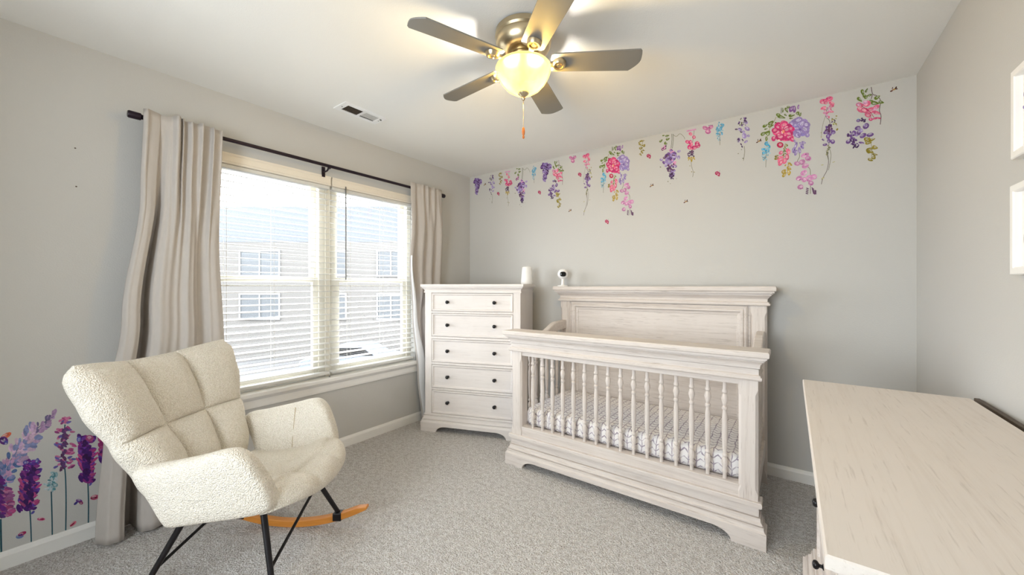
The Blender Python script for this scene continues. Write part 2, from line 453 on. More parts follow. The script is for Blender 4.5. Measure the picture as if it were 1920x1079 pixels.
def right_curtain(u, v):
    z = 2.178 - v * (2.178 - .012)
    y0 = interp(v, [(0, 2.17), (.25, 2.185), (.55, 2.23), (.8, 2.29), (1, 2.34)])
    y1 = interp(v, [(0, 2.535), (.36, 2.60), (.42, 2.60), (.56, 2.48), (1, 2.46)])
    y = y0 + (y1 - y0) * u
    top = fold(u, [(.12, .5), (.36, 1), (.50, .8), (.70, 1), (.86, .7)], .04) + .3 * math.sin(u * 28)
    bot = math.sin(u * 2 * PI * 3.6 + .4)
    k = interp(v, [(0, 0), (.3, .8), (1, 1)])
    flat = interp(v, [(0, 0), (.12, 0), (.40, 1), (1, 1)])
    x = RODX + .026 + (1 - k) * .02 * top + k * .03 * bot
    x = x * (1 - flat) + flat * (WX + .05 + .018 * bot)
    return (x, y, z)
rc = curtain('beige curtain panel right of the window, hanging behind the chest of drawers', right_curtain, 130, 50)
# white lining turned out along the window edge of the right panel
b = MB(); nv = 40; vs = []
for j in range(nv + 1):
    v = .30 + .70 * j / nv
    p = Vector(right_curtain(0.0, v)); q = Vector(right_curtain(.10, v))
    w = interp(v, [(.3, 0), (.5, .03), (.75, .085), (1, .05)])
    for i in range(5):
        t = i / 4
        vs.append((max(p.x, WX + .03) + .028 + .018 * math.sin(t * PI) , p.y - .006 + w * t, p.z))
b.add(vs, [(j*5+i, j*5+i+1, (j+1)*5+i+1, (j+1)*5+i) for j in range(nv) for i in range(4)])
o = b.build('lining', M['lining'], rc, smooth=True, solid=.003, recalc=False); o['label'] = 'white curtain lining'

# ------------------------------------------------------------------ chests
def bracket_foot_panel(w0, w1, foot, archz, h, n=8, inner=None):
    """front apron outline (x,z) with a bracket foot at each end"""
    fi = foot * .62
    pts = [(w0, 0), (w0 + fi, 0)]
    for k in range(n + 1):
        a = k / n; pts.append((w0 + fi + (foot - fi) * (1 - math.cos(a * PI / 2)), archz * math.sin(a * PI / 2)))
    pts += [(w1 - (x - w0), z) for x, z in reversed(pts[1:])]
    pts += [(w1, 0), (w1, h), (w0, h)]
    return pts
def knob_mesh():
    return MB().lathe([(0, 0), (.011, 0), (.011, .003), (.006, .006), (.006, .013), (.013, .018), (.0155, .024), (.013, .030), (.007, .033), (0, .034)], n=20, axis='y')
def dresser(name, label, cat, W, D, H, loc, rot, rows, cols, mx, mz, top_mat, foot, over=.03, toph=.06):
    """W, D: top size; front toward local -y"""
    r = thing(name, label, cat, loc, rot)
    hw, hd = W / 2 - over, D / 2
    y0 = -hd + over                 # body front
    zb, zt = .135, H - toph
    cx = MB(); cx.box(-hw, hw, y0 + .022, hd - .01, .06, zt); cx.build('carcass', mz, r, bevel=.002)
    st = .062
    ff = MB()
    for a in (-1, 1): ff.box(min(a * hw, a * (hw - st)), max(a * hw, a * (hw - st)), y0, y0 + .03, zb - .02, zt)
    zs = [zb + .015] + [q for q in rows]
    edges = rows
    prev = zb - .02
    for z0, z1 in edges:
        ff.box(-hw + st, hw - st, y0, y0 + .03, prev, z0 - .003); prev = z1 + .003
    ff.box(-hw + st, hw - st, y0, y0 + .03, prev, zt)
    iw = 2 * (hw - st); cw = iw / cols
    for c in range(1, cols): ff.box(-hw + st + c * cw - .011, -hw + st + c * cw + .011, y0 + .001, y0 + .03, zb, zt - .001)
    ff.build('face_frame', mz, r, bevel=.0025)
    g = over / .03
    rw = lambda rows: [(o_ * g, z_) for o_, z_ in rows]
    t = MB().rect_z(rw([(0, zt - .012), (.007, zt - .012), (.007, zt - .002), (.003, zt - .002), (.003, zt + .004), (.006, zt + .014), (.012, zt + .022), (.019, zt + .026), (.019, zt + .032), (.023, zt + .032), (.023, zt + .037), (.028, zt + .037), (.030, zt + .039), (.030, H - .003), (.028, H)]), -hw, hw, y0, hd - (0 if over > .04 else .03))
    t.build('top', top_mat, r)
    bm_ = MB().rect_z(rw([(0.0, .150), (.005, .150), (.007, .146), (.007, .134), (.011, .134), (.011, .122), (.013, .114), (.018, .107), (.018, .098), (.022, .098), (.024, .088), (.030, .080), (.030, .058)]), -hw, hw, y0, hd - (0 if over > .04 else .03))
    bm_.build('base_moulding', mx, r)
    fp = MB().prism(bracket_foot_panel(-hw - over, hw + over, foot, .050, .06), 'y', y0 - over, y0 - .008)
    sp = bracket_foot_panel(y0 - .008, hd - .0, .12, .045, .06)
    fp.prism(sp, 'x', -hw - over, -hw - .01); fp.prism(sp, 'x', hw + .01, hw + over)
    fp.build('plinth', mx, r, bevel=.002)
    for z0, z1 in edges:
        for c in range(cols):
            x0 = -hw + st + c * cw + (.003 if c == 0 else .014); x1 = -hw + st + (c + 1) * cw - (.003 if c == cols - 1 else .014)
            d = MB().rect_y([(0, y0 + .02), (0, y0 + .001), (.002, y0 - .001), (.010, y0 - .001), (.014, y0 + .003), (.018, y0 + .008), (.022, y0 + .009)], x0, x1, z0, z1).build('drawer', mx, r)
            for fx in (.205, .785):
                k = knob_mesh().build('knob', M['black'], d, smooth=50); k['label'] = 'round black knob'
                k.location = (x0 + (x1 - x0) * fx, y0 + .009, (z0 + z1) / 2)
    return r
b_ = math.radians(20.5)
cw_, cd_ = .922, .49
fl = Vector((-2.597, 2.189)); ux = Vector((math.cos(b_), math.sin(b_))); uy = Vector((-math.sin(b_), math.cos(b_)))
cc = fl + ux * (cw_ / 2) + uy * (cd_ / 2)
chest = dresser('chest_of_drawers', 'tall whitewashed chest of five drawers in the corner beside the crib', 'chest of drawers', cw_, cd_, 1.273, (cc.x, cc.y, 0), b_,
        [(.155, .353), (.377, .573), (.600, .797), (.824, 1.020), (1.043, 1.195)], 1, M['wood_chest_x'], M['wood_chest_z'], M['wood_chest_x'], .235)
DW, DD, DH = 1.34, .478, .85
dresser('wide_dresser', 'low wide whitewashed dresser along the right wall, its long top in the foreground', 'dresser', DW, DD, DH, (.041 + DD / 2, .737 + DW / 2, 0), -PI / 2,
        [(.155, .36), (.382, .575), (.597, .775)], 1, M['wood_x'], M['wood_z'], M['wood_top'], .2, over=.045)
o = MB().box(.547, .562, .60, 2.152, 0.02, .839).build('board', M['darkwood'], bevel=.002)
tag(o, 'dark brown board standing in the gap between the low dresser and right wall', 'board')

# white tapered speaker on the chest
sp = thing('table_speaker', 'white tapered cylinder device on the tall chest of drawers', 'speaker', (-1.925, 2.845, 1.273))
MB().lathe([(0, 0), (.046, 0), (.051, .004), (.053, .018), (.053, .03), (.042, .150), (.040, .156), (.036, .158), (.0, .155)], n=40).build('body', M['white_plastic'], sp, smooth=50)
MB().lathe([(0, .1555), (.034, .1585), (.034, .160), (0, .160)], n=32).build('top_grille', M['paper'], sp, smooth=50)

# ------------------------------------------------------------------ crib
CX, CY = -.865, 2.55
crib = thing('baby_crib', 'whitewashed baby crib with tall panelled headboard and turned spindles', 'crib', (CX, CY, 0))
FYc, BYc = -.372, .425          # front face of the front posts, back face of the headboard
HW = .738
WXm, WZm = M['wood_x'], M['wood_z']
def chamfer_post(x0, x1, y0, y1, z0, z1):
    m = MB(); c = .012
    ring = lambda k, z: [(x0+k,y0,z),(x1-k,y0,z),(x1,y0+k,z),(x1,y1,z),(x0,y1,z),(x0,y0+k,z)]
    e = .0015
    return m.loft([ring(e, z0), ring(e, z0 + .05), ring(c, z0 + .08), ring(c, z1 - .08), ring(e, z1 - .05), ring(e, z1)])
for a in (-1, 1):
    x0, x1 = sorted((a * HW, a * (HW - .083)))
    chamfer_post(x0, x1, FYc, FYc + .075, .19, .80).build('front_post', WZm, crib)
    x0, x1 = sorted((a * HW, a * (HW - .055)))
    MB().box(x0, x1, FYc + .012, FYc + .09, 0, .2).build('front_leg', WZm, crib, bevel=.002)
t = MB().rect_z([(0, .795), (.012, .797), (.016, .803), (.016, .814), (.010, .814), (.010, .820), (.002, .826), (.002, .856), (.007, .856), (.007, .864), (.010, .876), (.017, .886), (.026, .891), (.026, .898), (.031, .898), (.031, .904), (.037, .904), (.037, .911), (.043, .913), (.046, .918), (.046, .936), (.042, .942)], -HW, HW, FYc, FYc + .07, back=True)
t.build('front_top_rail', WXm, crib)
MB().box(-HW + .08, HW - .08, FYc + .008, FYc + .055, .768, .80).build('front_upper_rail', WXm, crib, bevel=.002)
MB().box(-HW + .08, HW - .08, FYc + .006, FYc + .06, .19, .272).build('front_lower_rail', WXm, crib, bevel=.003)
bm_ = MB().rect_z([(0, .212), (.013, .212), (.016, .208), (.016, .190), (.012, .190), (.012, .184), (.002, .180), (.002, .138), (.009, .138), (.009, .130), (.011, .120), (.018, .113), (.018, .104), (.023, .104), (.023, .096), (.026, .086), (.034, .080), (.034, .058)], -HW, HW, FYc, FYc + .07)
bm_.build('base_moulding', WXm, crib)
MB().prism(bracket_foot_panel(-HW - .034, HW + .034, .235, .052, .06), 'y', FYc - .034, FYc - .004).build('plinth', WXm, crib, bevel=.002)
# spindles
SPH = .77 - .27
prof = [(.0095, 0), (.0095, .03), (.013, .036), (.013, .045), (.0095, .052), (.0105, .06), (.0160, .085), (.012, .105), (.0075, .112), (.0125, .118), (.0125, .126), (.0085, .132),
        (.011, .16), (.0138, .22), (.0140, .27), (.0122, .32), (.0088, .352), (.0130, .358), (.0130, .367), (.0078, .374), (.0105, .385), (.0165, .408), (.0125, .428), (.0078, .436), (.0130, .443), (.0130, .452), (.0095, .458), (.0095, SPH)]
sp0 = MB().lathe(prof, n=16).build('spindle', WZm, crib, smooth=35)
sp0.location = (-.578, FYc + .032, .27)
for k in range(1, 16):
    c = sp0.copy(); COL.objects.link(c); c.parent = crib; c.location = (-.578 + 1.170 * k / 15, FYc + .032, .27)
# headboard
hy = BYc - .075                  # front face of headboard frame
hb = MB()
for a in (-1, 1):
    x0, x1 = sorted((a * (HW + .004), a * (HW - .085)))
    chamfer_post(x0, x1, hy, BYc, 0, 1.14).build('back_post', WZm, crib)
MB().box(-HW + .085, HW - .085, hy + .008, BYc - .01, .18, 1.14).build('headboard_panel', WXm, crib)
fr = MB()
def frame_y(m, x0, x1, z0, z1, steps):
    """picture-frame moulding facing -y; steps of (inset, y)"""
    rings = [[(x0+i,y,z0+i),(x0+i,y,z1-i),(x1-i,y,z1-i),(x1-i,y,z0+i)] for i, y in steps]
    m.loft(rings, closed=True)
frame_y(fr, -HW + .10, HW - .10, .24, 1.125, [(0, hy + .012), (0, hy - .004), (.010, hy - .010), (.020, hy - .006), (.026, hy - .012), (.036, hy - .012), (.044, hy + .000), (.060, hy + .004), (.066, hy + .012)])
fr.build('panel_moulding', WXm, crib)
t = MB().rect_z([(0, 1.128), (.014, 1.130), (.018, 1.135), (.018, 1.144), (.012, 1.144), (.012, 1.150), (.003, 1.156), (.003, 1.172), (.009, 1.180), (.020, 1.192), (.026, 1.196), (.026, 1.204), (.033, 1.204), (.033, 1.211), (.040, 1.211), (.040, 1.220), (.046, 1.222), (.050, 1.227), (.050, 1.248), (.046, 1.254)], -HW - .004, HW + .004, hy, BYc - .01, back=True)
t.build('headboard_cornice', WXm, crib)
# curved side rails
for a in (-1, 1):
    n = 24; rings = []; y0, y1 = FYc + .07, hy + .002
    zc = lambda t: interp(t, [(0, .905), (.18, .885), (.45, .90), (.78, .962), (1, .968)])
    for k in range(n + 1):
        t = k / n; y = y0 + (y1 - y0) * t; z = zc(t); xa, xb = a * (HW - .052), a * (HW - .004)
        x0, x1 = min(xa, xb), max(xa, xb)
        rings.append([(x0, y, z - .07), (x1, y, z - .07), (x1, y, z - .006), (x1 - .006, y, z), (x0 + .006, y, z), (x0, y, z - .006)])
    MB().loft(rings).build('side_top_rail', WXm, crib, smooth=30)
    x0, x1 = sorted((a * (HW - .052), a * (HW - .004)))
    MB().box(x0, x1, y0, y1, .19, .272).build('side_lower_rail', WXm, crib, bevel=.003)
    for k in range(8):
        t = (k + .6) / 8.2; y = y0 + (y1 - y0) * t
        c = sp0.copy(); COL.objects.link(c); c.parent = crib; c.location = (a * (HW - .028), y, .27); c.scale = (1, 1, (zc(t) - .068 - .27) / SPH)
MB().box(-HW + .05, HW - .05, FYc + .065, hy, .235, .262).build('mattress_support', WZm, crib)
# mattress with fitted sheet
m = MB(); mx0, mx1, my0, my1, mz0, mz1 = -.675, .675, FYc + .072, hy - .012, .263, .385
rings = []
def rrect(o, z, n=6, rad=.05):
    pts = []
    for cx_, cy_, a0 in ((mx1-o-rad, my1-o-rad, 0), (mx0+o+rad, my1-o-rad, 90), (mx0+o+rad, my0+o+rad, 180), (mx1-o-rad, my0+o+rad, 270)):
        for k in range(n + 1):
            a = math.radians(a0 + 90 * k / n); pts.append((cx_ + rad * math.cos(a), cy_ + rad * math.sin(a), z))
    return pts
for o_, z_ in ((.02, mz0), (.004, mz0 + .012), (0, mz0 + .03), (0, mz1 - .035), (.004, mz1 - .018), (.014, mz1 - .006), (.03, mz1), (.08, mz1 + .003), (.18, mz1 + .006)): rings.append(rrect(o_, z_))
m.loft(rings)
o = m.build('crib_mattress', M['sheet'], smooth=45, loc=(CX, CY, 0))
tag(o, 'crib mattress in a white sheet with violet lattice print', 'mattress')

# baby monitor on the headboard
bc = thing('baby_camera', 'small white round baby monitor with black lens on the crib headboard', 'camera', (-1.595, 2.915, 1.254), math.radians(32))
MB().lathe([(0, 0), (.042, 0), (.045, .004), (.043, .010), (.012, .013), (0, .013)], n=32).build('base', M['white_plastic'], bc, smooth=50)
MB().lathe([(0, .012), (.016, .012), (.012, .03), (.011, .062), (.015, .075), (0, .075)], n=20).build('stem', M['white_plastic'], bc, smooth=50)
s = MB().lathe([(.0001, -.038)] + [(.045 * math.sin(PI * k / 14), -.038 * math.cos(PI * k / 14)) for k in range(1, 14)] + [(.0001, .038)], n=32, axis='y')
hd = s.build('head', M['white_plastic'], bc, smooth=True); hd.location = (0, 0, .108)
f = MB(); ring = [(.026 * math.copysign(abs(math.cos(a)) ** .75, math.cos(a)), .021 * math.copysign(abs(math.sin(a)) ** .75, math.sin(a))) for a in [2 * PI * k / 32 for k in range(32)]]
f.loft([[(x * k, y, z * k - .002) for x, z in ring] for k, y in ((1.0, -.028), (1.0, -.036), (.9, -.0385), (.4, -.0395))])
fo = f.build('lens', M['dark_plastic'], hd, smooth=40); fo['label'] = 'black oval lens face'

# ------------------------------------------------------------------ rocking chair
TH = math.radians(35.1)
ch = thing('rocking_chair', 'cream boucle tufted rocking armchair with black legs on wooden rockers', 'rocking chair', (-1.962, .700, 0), TH)
BO = M['boucle']
def cell(x, cuts):
    for a, c in zip(cuts, cuts[1:]):
        if x <= c + 1e-9: return (2 * (x - a) / (c - a) - 1)
    return 1
def puff(a, p=2.2, q=.55): return max(0, 1 - abs(a) ** p) ** q
def nsp(cuts, n):
    out = []
    for a, c in zip(cuts, cuts[1:]):
        out += [a + (c - a) * (.5 - .5 * math.cos(PI * k / n)) for k in range(n)]
    return out + [cuts[-1]]
# backrest
SCUT, TCUT = [-1, -.34, .34, 1], [0, .46, 1]
Sv, Tv = nsp(SCUT, 16), nsp(TCUT, 20)
def back_c(s, t):
    w = interp(t, [(0, .245), (.2, .272), (.45, .312), (.72, .362), (.92, .380), (1, .352)])
    f = -.235 - .262 * t ** 1.1 + (.085 * abs(s) ** 2.0) * (.35 + .65 * t) - .015
    z = .40 + .524 * t + (.062 * s * s - .022 * s ** 4) * t * t
    return Vector((f, s * w, z))
def back_n(s, t):
    e = .01
    du = back_c(min(1, s + e), t) - back_c(max(-1, s - e), t); dv = back_c(s, min(1, t + e)) - back_c(s, max(0, t - e))
    n = du.cross(dv).normalized()
    return n if n.x > 0 else -n
m = MB(); ns, nt = len(Sv), len(Tv); fr_, bk_ = [], []
for t in Tv:
    for s in Sv:
        c, n = back_c(s, t), back_n(s, t)
        edge = max(0, 1 - abs(s) ** 8) ** .5 * max(0, 1 - abs(2 * t - 1) ** 9) ** .5
        pf = .046 * puff(cell(s, SCUT), 2.4, .5) * puff(cell(t, TCUT), 2.4, .5)
        wr = .004 * math.sin(s * 40) * max(0, t - .8) * 5 * edge
        fr_.append(c + n * (.042 * edge + pf + wr)); bk_.append(c - n * (.05 * edge + .006 * edge))
m.add(fr_, [(j*ns+i, j*ns+i+1, (j+1)*ns+i+1, (j+1)*ns+i) for j in range(nt-1) for i in range(ns-1)])
m.add(bk_, [(j*ns+i, (j+1)*ns+i, (j+1)*ns+i+1, j*ns+i+1) for j in range(nt-1) for i in range(ns-1)])
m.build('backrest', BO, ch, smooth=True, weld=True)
# seat
prof_s = cat_rom([(-.26,.385),(-.1,.385),(.05,.405),(.17,.432),(.26,.445),(.32,.435),(.352,.40),(.345,.365),(.285,.338),(.18,.306),(.02,.292),(-.2,.305),(-.28,.335)], 8)
LC = [-.27, -.09, .09, .27]; FC = [-.30, .10, .365]
Lv = nsp(LC, 12)
m = MB(); rings = []
cf, cz = .02, .36
ext = [(-.292, .80), (-.287, .90), (-.280, .96)]
for l, k in ext + [(l, 1) for l in Lv] + [(-l, k) for l, k in reversed(ext)]:
    ring = []; q = min(1, abs(l) / .27)
    for i, (f, z) in enumerate(prof_s):
        up = max(0, min(1, (z - .30) / .10)) * (1 if f > -.27 else 0)
        if f < -.1: f = -.1 + (f + .1) * (1 - .7 * q ** 2)
        fr = f if f < .05 else .05 + (f - .05) * (1 - .26 * q ** 2.4)
        ll = max(-.27, min(.27, l))
        if z < .38: z += .085 * q ** 2.5 * min(1, (.38 - z) / .04)
        z += .016 * max(0, min(1, (f - .0) / .25))
        p = .026 * puff(cell(ll, LC)) * puff(cell(min(f, .365), FC)) * up if z > .335 else 0
        nx, nz = (0, 1) if f < .25 else (min(1, (f - .25) / .1) * .8, .6)
        F2, Z2 = fr + p * nx, z + p * nz - .012 * (1 - q * q) * (1 if f > .1 and z > .38 else 0)
        ring.append((cf + (F2 - cf) * k, l, cz + (Z2 - cz) * k))
    rings.append(ring)
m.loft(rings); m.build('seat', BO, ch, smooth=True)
# armrests
arm = cat_rom([(-.245,.54),(-.232,.576),(-.15,.592),(0,.625),(.09,.648),(.145,.648),(.188,.615),(.222,.555),(.247,.495),(.258,.44),(.245,.408),(.18,.388),(0,.365),(-.12,.345),(-.155,.36),(-.20,.46)], 6)
ac = (-.02, .44)
for a in (-1, 1):
    m = MB(); rings = []
    for off, ins in ((-.0455, .85), (-.045, .55), (-.043, .30), (-.039, .15), (-.034, .075), (-.024, .022), (0, 0), (.024, .022), (.034, .075), (.039, .15), (.043, .30), (.045, .55), (.0455, .85)):
        ring = []
        n = len(arm)
        for i, (f, z) in enumerate(arm):
            p, q = arm[i - 1], arm[(i + 1) % n]; tx, tz = q[0] - p[0], q[1] - p[1]; L = math.hypot(tx, tz)
            nf, nz = -tz / L, tx / L     # outline runs clockwise seen from +l
            f2, z2 = .03 + (f - .03) * (1 - ins * .62), .49 + (z - .49) * (1 - ins)
            lean = .262 + .048 * (z2 - .30) / .32
            bow = -.03 * max(0, f2) + .012 * math.sin(PI * min(1, max(0, (f2 + .3) / .55)))
            ring.append((f2 - a * .016, a * (lean + bow + off), z2))
        rings.append(ring)
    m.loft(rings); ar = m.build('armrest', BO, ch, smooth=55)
    sm = MB().tube([(.02, a * (.262 + .048 * (z - .30) / .32 + .012 - .0462), z) for z in (.42, .50, .58, .615)], .0022, 6)
    so = sm.build('seam', simple('cream_seam_thread_' + str(a + 1), srgb(196, 180, 150), .9), ar, smooth=True)
# legs, rockers, braces
rl = .262
def rz(f): return max(0, .88 - math.sqrt(.88 ** 2 - (f - .008) ** 2))
for a in (-1, 1):
    rings = []
    for k in range(33):
        f = -.38 + .79 * k / 32; z = rz(f); tk = .036 * min(1, .45 + min(k, 32 - k) / 4)
        rings.append([(f, a * rl - .017, z), (f, a * rl + .017, z), (f, a * rl + .017, z + tk), (f, a * rl - .017, z + tk)])
    rk = MB().loft(rings).build('rocker', M['rocker'], ch, bevel=.005); rk['label'] = 'curved orange-brown wooden rocker'
    for nm, ft, fb in (('front_leg', (.155, .172, .345), .255), ('rear_leg', (-.145, .18, .345), -.255)):
        zf = rz(fb) + .038
        g = MB().tube([(ft[0], a * ft[1], ft[2]), (ft[0] + (fb - ft[0]) * .05, a * (ft[1] + (rl - ft[1]) * .05), ft[2] - .02), (fb, a * rl, zf)], [.013, .0125, .0105], 14)
        lg = g.build(nm, M['black'], ch, smooth=50); lg['label'] = 'black steel leg'
        q = MB().box(fb - .022, fb + .022, a * rl - .0205, a * rl + .0205, zf - .036, zf + .004)
        q.build('bracket', M['black'], lg, bevel=.003)
for ft, fb in ((.165, .255), (-.152, -.255)):
    lerp = lambda t, a: (ft + (fb - ft) * t, a * (.178 + (rl - .178) * t), .30 + (rz(fb) + .038 - .30) * t)
    MB().tube([lerp(.18, 1), tuple(.5 * (x + y) for x, y in zip(lerp(.18, 1), lerp(.68, -1))), lerp(.68, -1)], .0065, 10).build('brace', M['black'], ch, smooth=50)

# ------------------------------------------------------------------ ceiling fan
fan = thing('ceiling_fan', 'brushed nickel ceiling fan with five grey blades and lit glass bowl', 'ceiling fan', (-1.005, 1.458, CEIL))
MB().lathe([(0, 0), (.122, 0), (.130, -.004), (.132, -.028), (.126, -.036), (.128, -.040), (.130, -.048), (.127, -.066), (.118, -.084), (.100, -.100), (.078, -.110), (.066, -.112), (0, -.112)], n=64).build('motor_housing', M['nickel'], fan, smooth=35)
MB().lathe([(0, -.112), (.060, -.113), (.063, -.118), (.063, -.124), (.056, -.128), (.056, -.138), (.066, -.142), (.066, -.150), (.05, -.156), (.045, -.165), (0, -.165)], n=48).build('flywheel', M['nickel'], fan, smooth=35)
BZ = -.150
for k in range(5):
    a = math.radians(33 + 72 * k); pitch = math.radians(-11)
    def tr(p, a=a, pitch=pitch):
        x, y, z = p; y, z = y * math.cos(pitch) - z * math.sin(pitch), y * math.sin(pitch) + z * math.cos(pitch)
        return (x * math.cos(a) - y * math.sin(a), x * math.sin(a) + y * math.cos(a), z + BZ)
    r0, r1, w0, w1, cr = .126, .538, .054, .063, .022
    lower = [(r0 + cr - cr * math.cos(q / 5 * PI / 2), -w0 + cr - cr * math.sin(q / 5 * PI / 2)) for q in range(6)]
    tip = [(r1 - .010 * t * t - (.034 * max(0, t) ** 1.6) - (.006 if t < -.95 else 0), w1 * t) for t in [-1 + 2 * q / 12 for q in range(13)]]
    upper = [(x, -y) for x, y in reversed(lower)]
    outline = lower + tip + upper
    bl = MB().loft([[tr((x, y, z)) for x, y in outline] for z in (0, .006)]).build('fan_blade', M['blade'], fan, bevel=.0015)
    ir = MB()
    ir.loft([[tr((x, y * w, z)) for y, z in ((-1, -.012), (1, -.012), (1, -.003), (-1, -.003))] for x, w in ((.052, .016), (.085, .011), (.115, .010), (.165, .014))])
    for xx, rr in ((.165, 1),):
        rings = []
        for r_, z_ in ((.0, -.016), (.010, -.016), (.012, -.012), (.018, -.012), (.020, -.018), (.026, -.018), (.031, -.010), (.033, -.001), (0, -.001)):
            rings.append([tr((xx + max(r_, .0001) * math.cos(2*PI*i/24), max(r_, .0001) * math.sin(2*PI*i/24), z_)) for i in range(24)])
        ir.loft(rings)
    ir.build('blade_iron', M['nickel'], bl, smooth=35)
bp = [(.128, -.168), (.130, -.173), (.127, -.185), (.119, -.208), (.103, -.236), (.080, -.262), (.052, -.280), (.022, -.289), (.010, -.290)]
bp2 = [(r_ - .004 if r_ > .02 else r_, z + .004) for r_, z in reversed(bp)]
m = MB(); n = 64
m.loft([[(max(r_, .0005) * math.cos(2*PI*i/n), max(r_, .0005) * math.sin(2*PI*i/n), z) for i in range(n)] for r_, z in bp + bp2], cap=False, closed=False)
m.build('light_bowl', M['bowl'], fan, smooth=True)['label'] = 'frosted glass light bowl'
MB().lathe([(0, -.158), (.112, -.160), (.116, -.164), (.112, -.167), (0, -.166)], n=48).build('light_block_pan', M['nickel'], fan, smooth=35)  # pan added above the bowl to hold back light towards the ceiling
MB().lathe([(0, -.284), (.026, -.284), (.024, -.290), (.012, -.300), (.007, -.304), (.009, -.310), (.006, -.318), (0, -.319)], n=28).build('finial', M['nickel'], fan, smooth=35)
pc = MB().tube([(.0, 0, -.318), (0, 0, -.446)], .0011, 6); z = -.372
while z > -.445:
    pc.lathe([(0, -.0018), (.0018, -.0009), (.0018, .0009), (0, .0018)], (0, 0, z), 6); z -= .006
pco = pc.build('pull_chain', M['nickel'], fan, smooth=True)
MB().lathe([(0, -.444), (.004, -.445), (.0062, -.452), (.0075, -.466), (.006, -.478), (.003, -.482), (.0055, -.488), (.005, -.495), (0, -.499)], n=16).build('chain_pull', M['bead'], pco, smooth=50)
for sx in (-.055, .055):
    L = bpy.data.lights.new('fan_bulb', 'POINT'); L.energy = 38; L.color = (1, .96, .89); L.shadow_soft_size = .03
    o = bpy.data.objects.new('fan_bulb', L); COL.objects.link(o); o.location = (-1.005 + sx * .8, 1.458 + sx * .6, CEIL - .212)

# ------------------------------------------------------------------ ceiling vent
v = thing('ceiling_vent', 'white ceiling vent near the window with a dark louvred half', 'vent', (-2.37, 1.482, CEIL), 0)
hw, hl = .072, .155
m = MB(); t_ = .006; ix, iy = .044, .118
for x0, x1, y0, y1 in ((-hw, -ix, -hl, hl), (ix, hw, -hl, hl), (-ix, ix, -hl, -iy), (-ix, ix, iy, hl), (-ix, ix, -.01, .01)):
    m.box(x0, x1, y0, y1, -t_, 0)
m.build('vent_frame', M['white_plastic'], v)
MB().box(-ix, ix, -iy, iy, -.0012, -.0002).build('duct_shade_plate', M['duct_shade'], v)  # flat plate, the shade inside the duct put into its dark colour
m = MB()
for k in range(13):
    y = -.112 + .1 * k / 12; m.box(-ix, ix, y, y + .0014, -.005, -.001)
for x in (-.014, .014): m.box(x - .001, x + .001, -.114, -.01, -.0055, -.001)
m.build('open_louvres', M['darkwood'], v)
m = MB()
for k in range(14):
    y = .012 + .105 * k / 14; m.add([(-.028, y, -.0055), (ix, y, -.0055), (ix, y + .0078, -.003), (-.028, y + .0078, -.003), (-.028, y, -.0045), (ix, y, -.0045), (ix, y + .0078, -.002), (-.028, y + .0078, -.002)], [(0,1,2,3),(7,6,5,4),(0,4,5,1),(1,5,6,2),(2,6,7,3),(3,7,4,0)])
m.build('closed_louvres', M['trim'], v)
MB().box(.03, .036, .125, .137, -.014, -.004).build('damper_lever', M['wand'], v)
for y in (-.136, .136): MB().lathe([(0, -.008), (.004, -.0075), (.004, -.005), (0, -.005)], (0.0, y, 0), 10).build('screw', M['wand'], v)

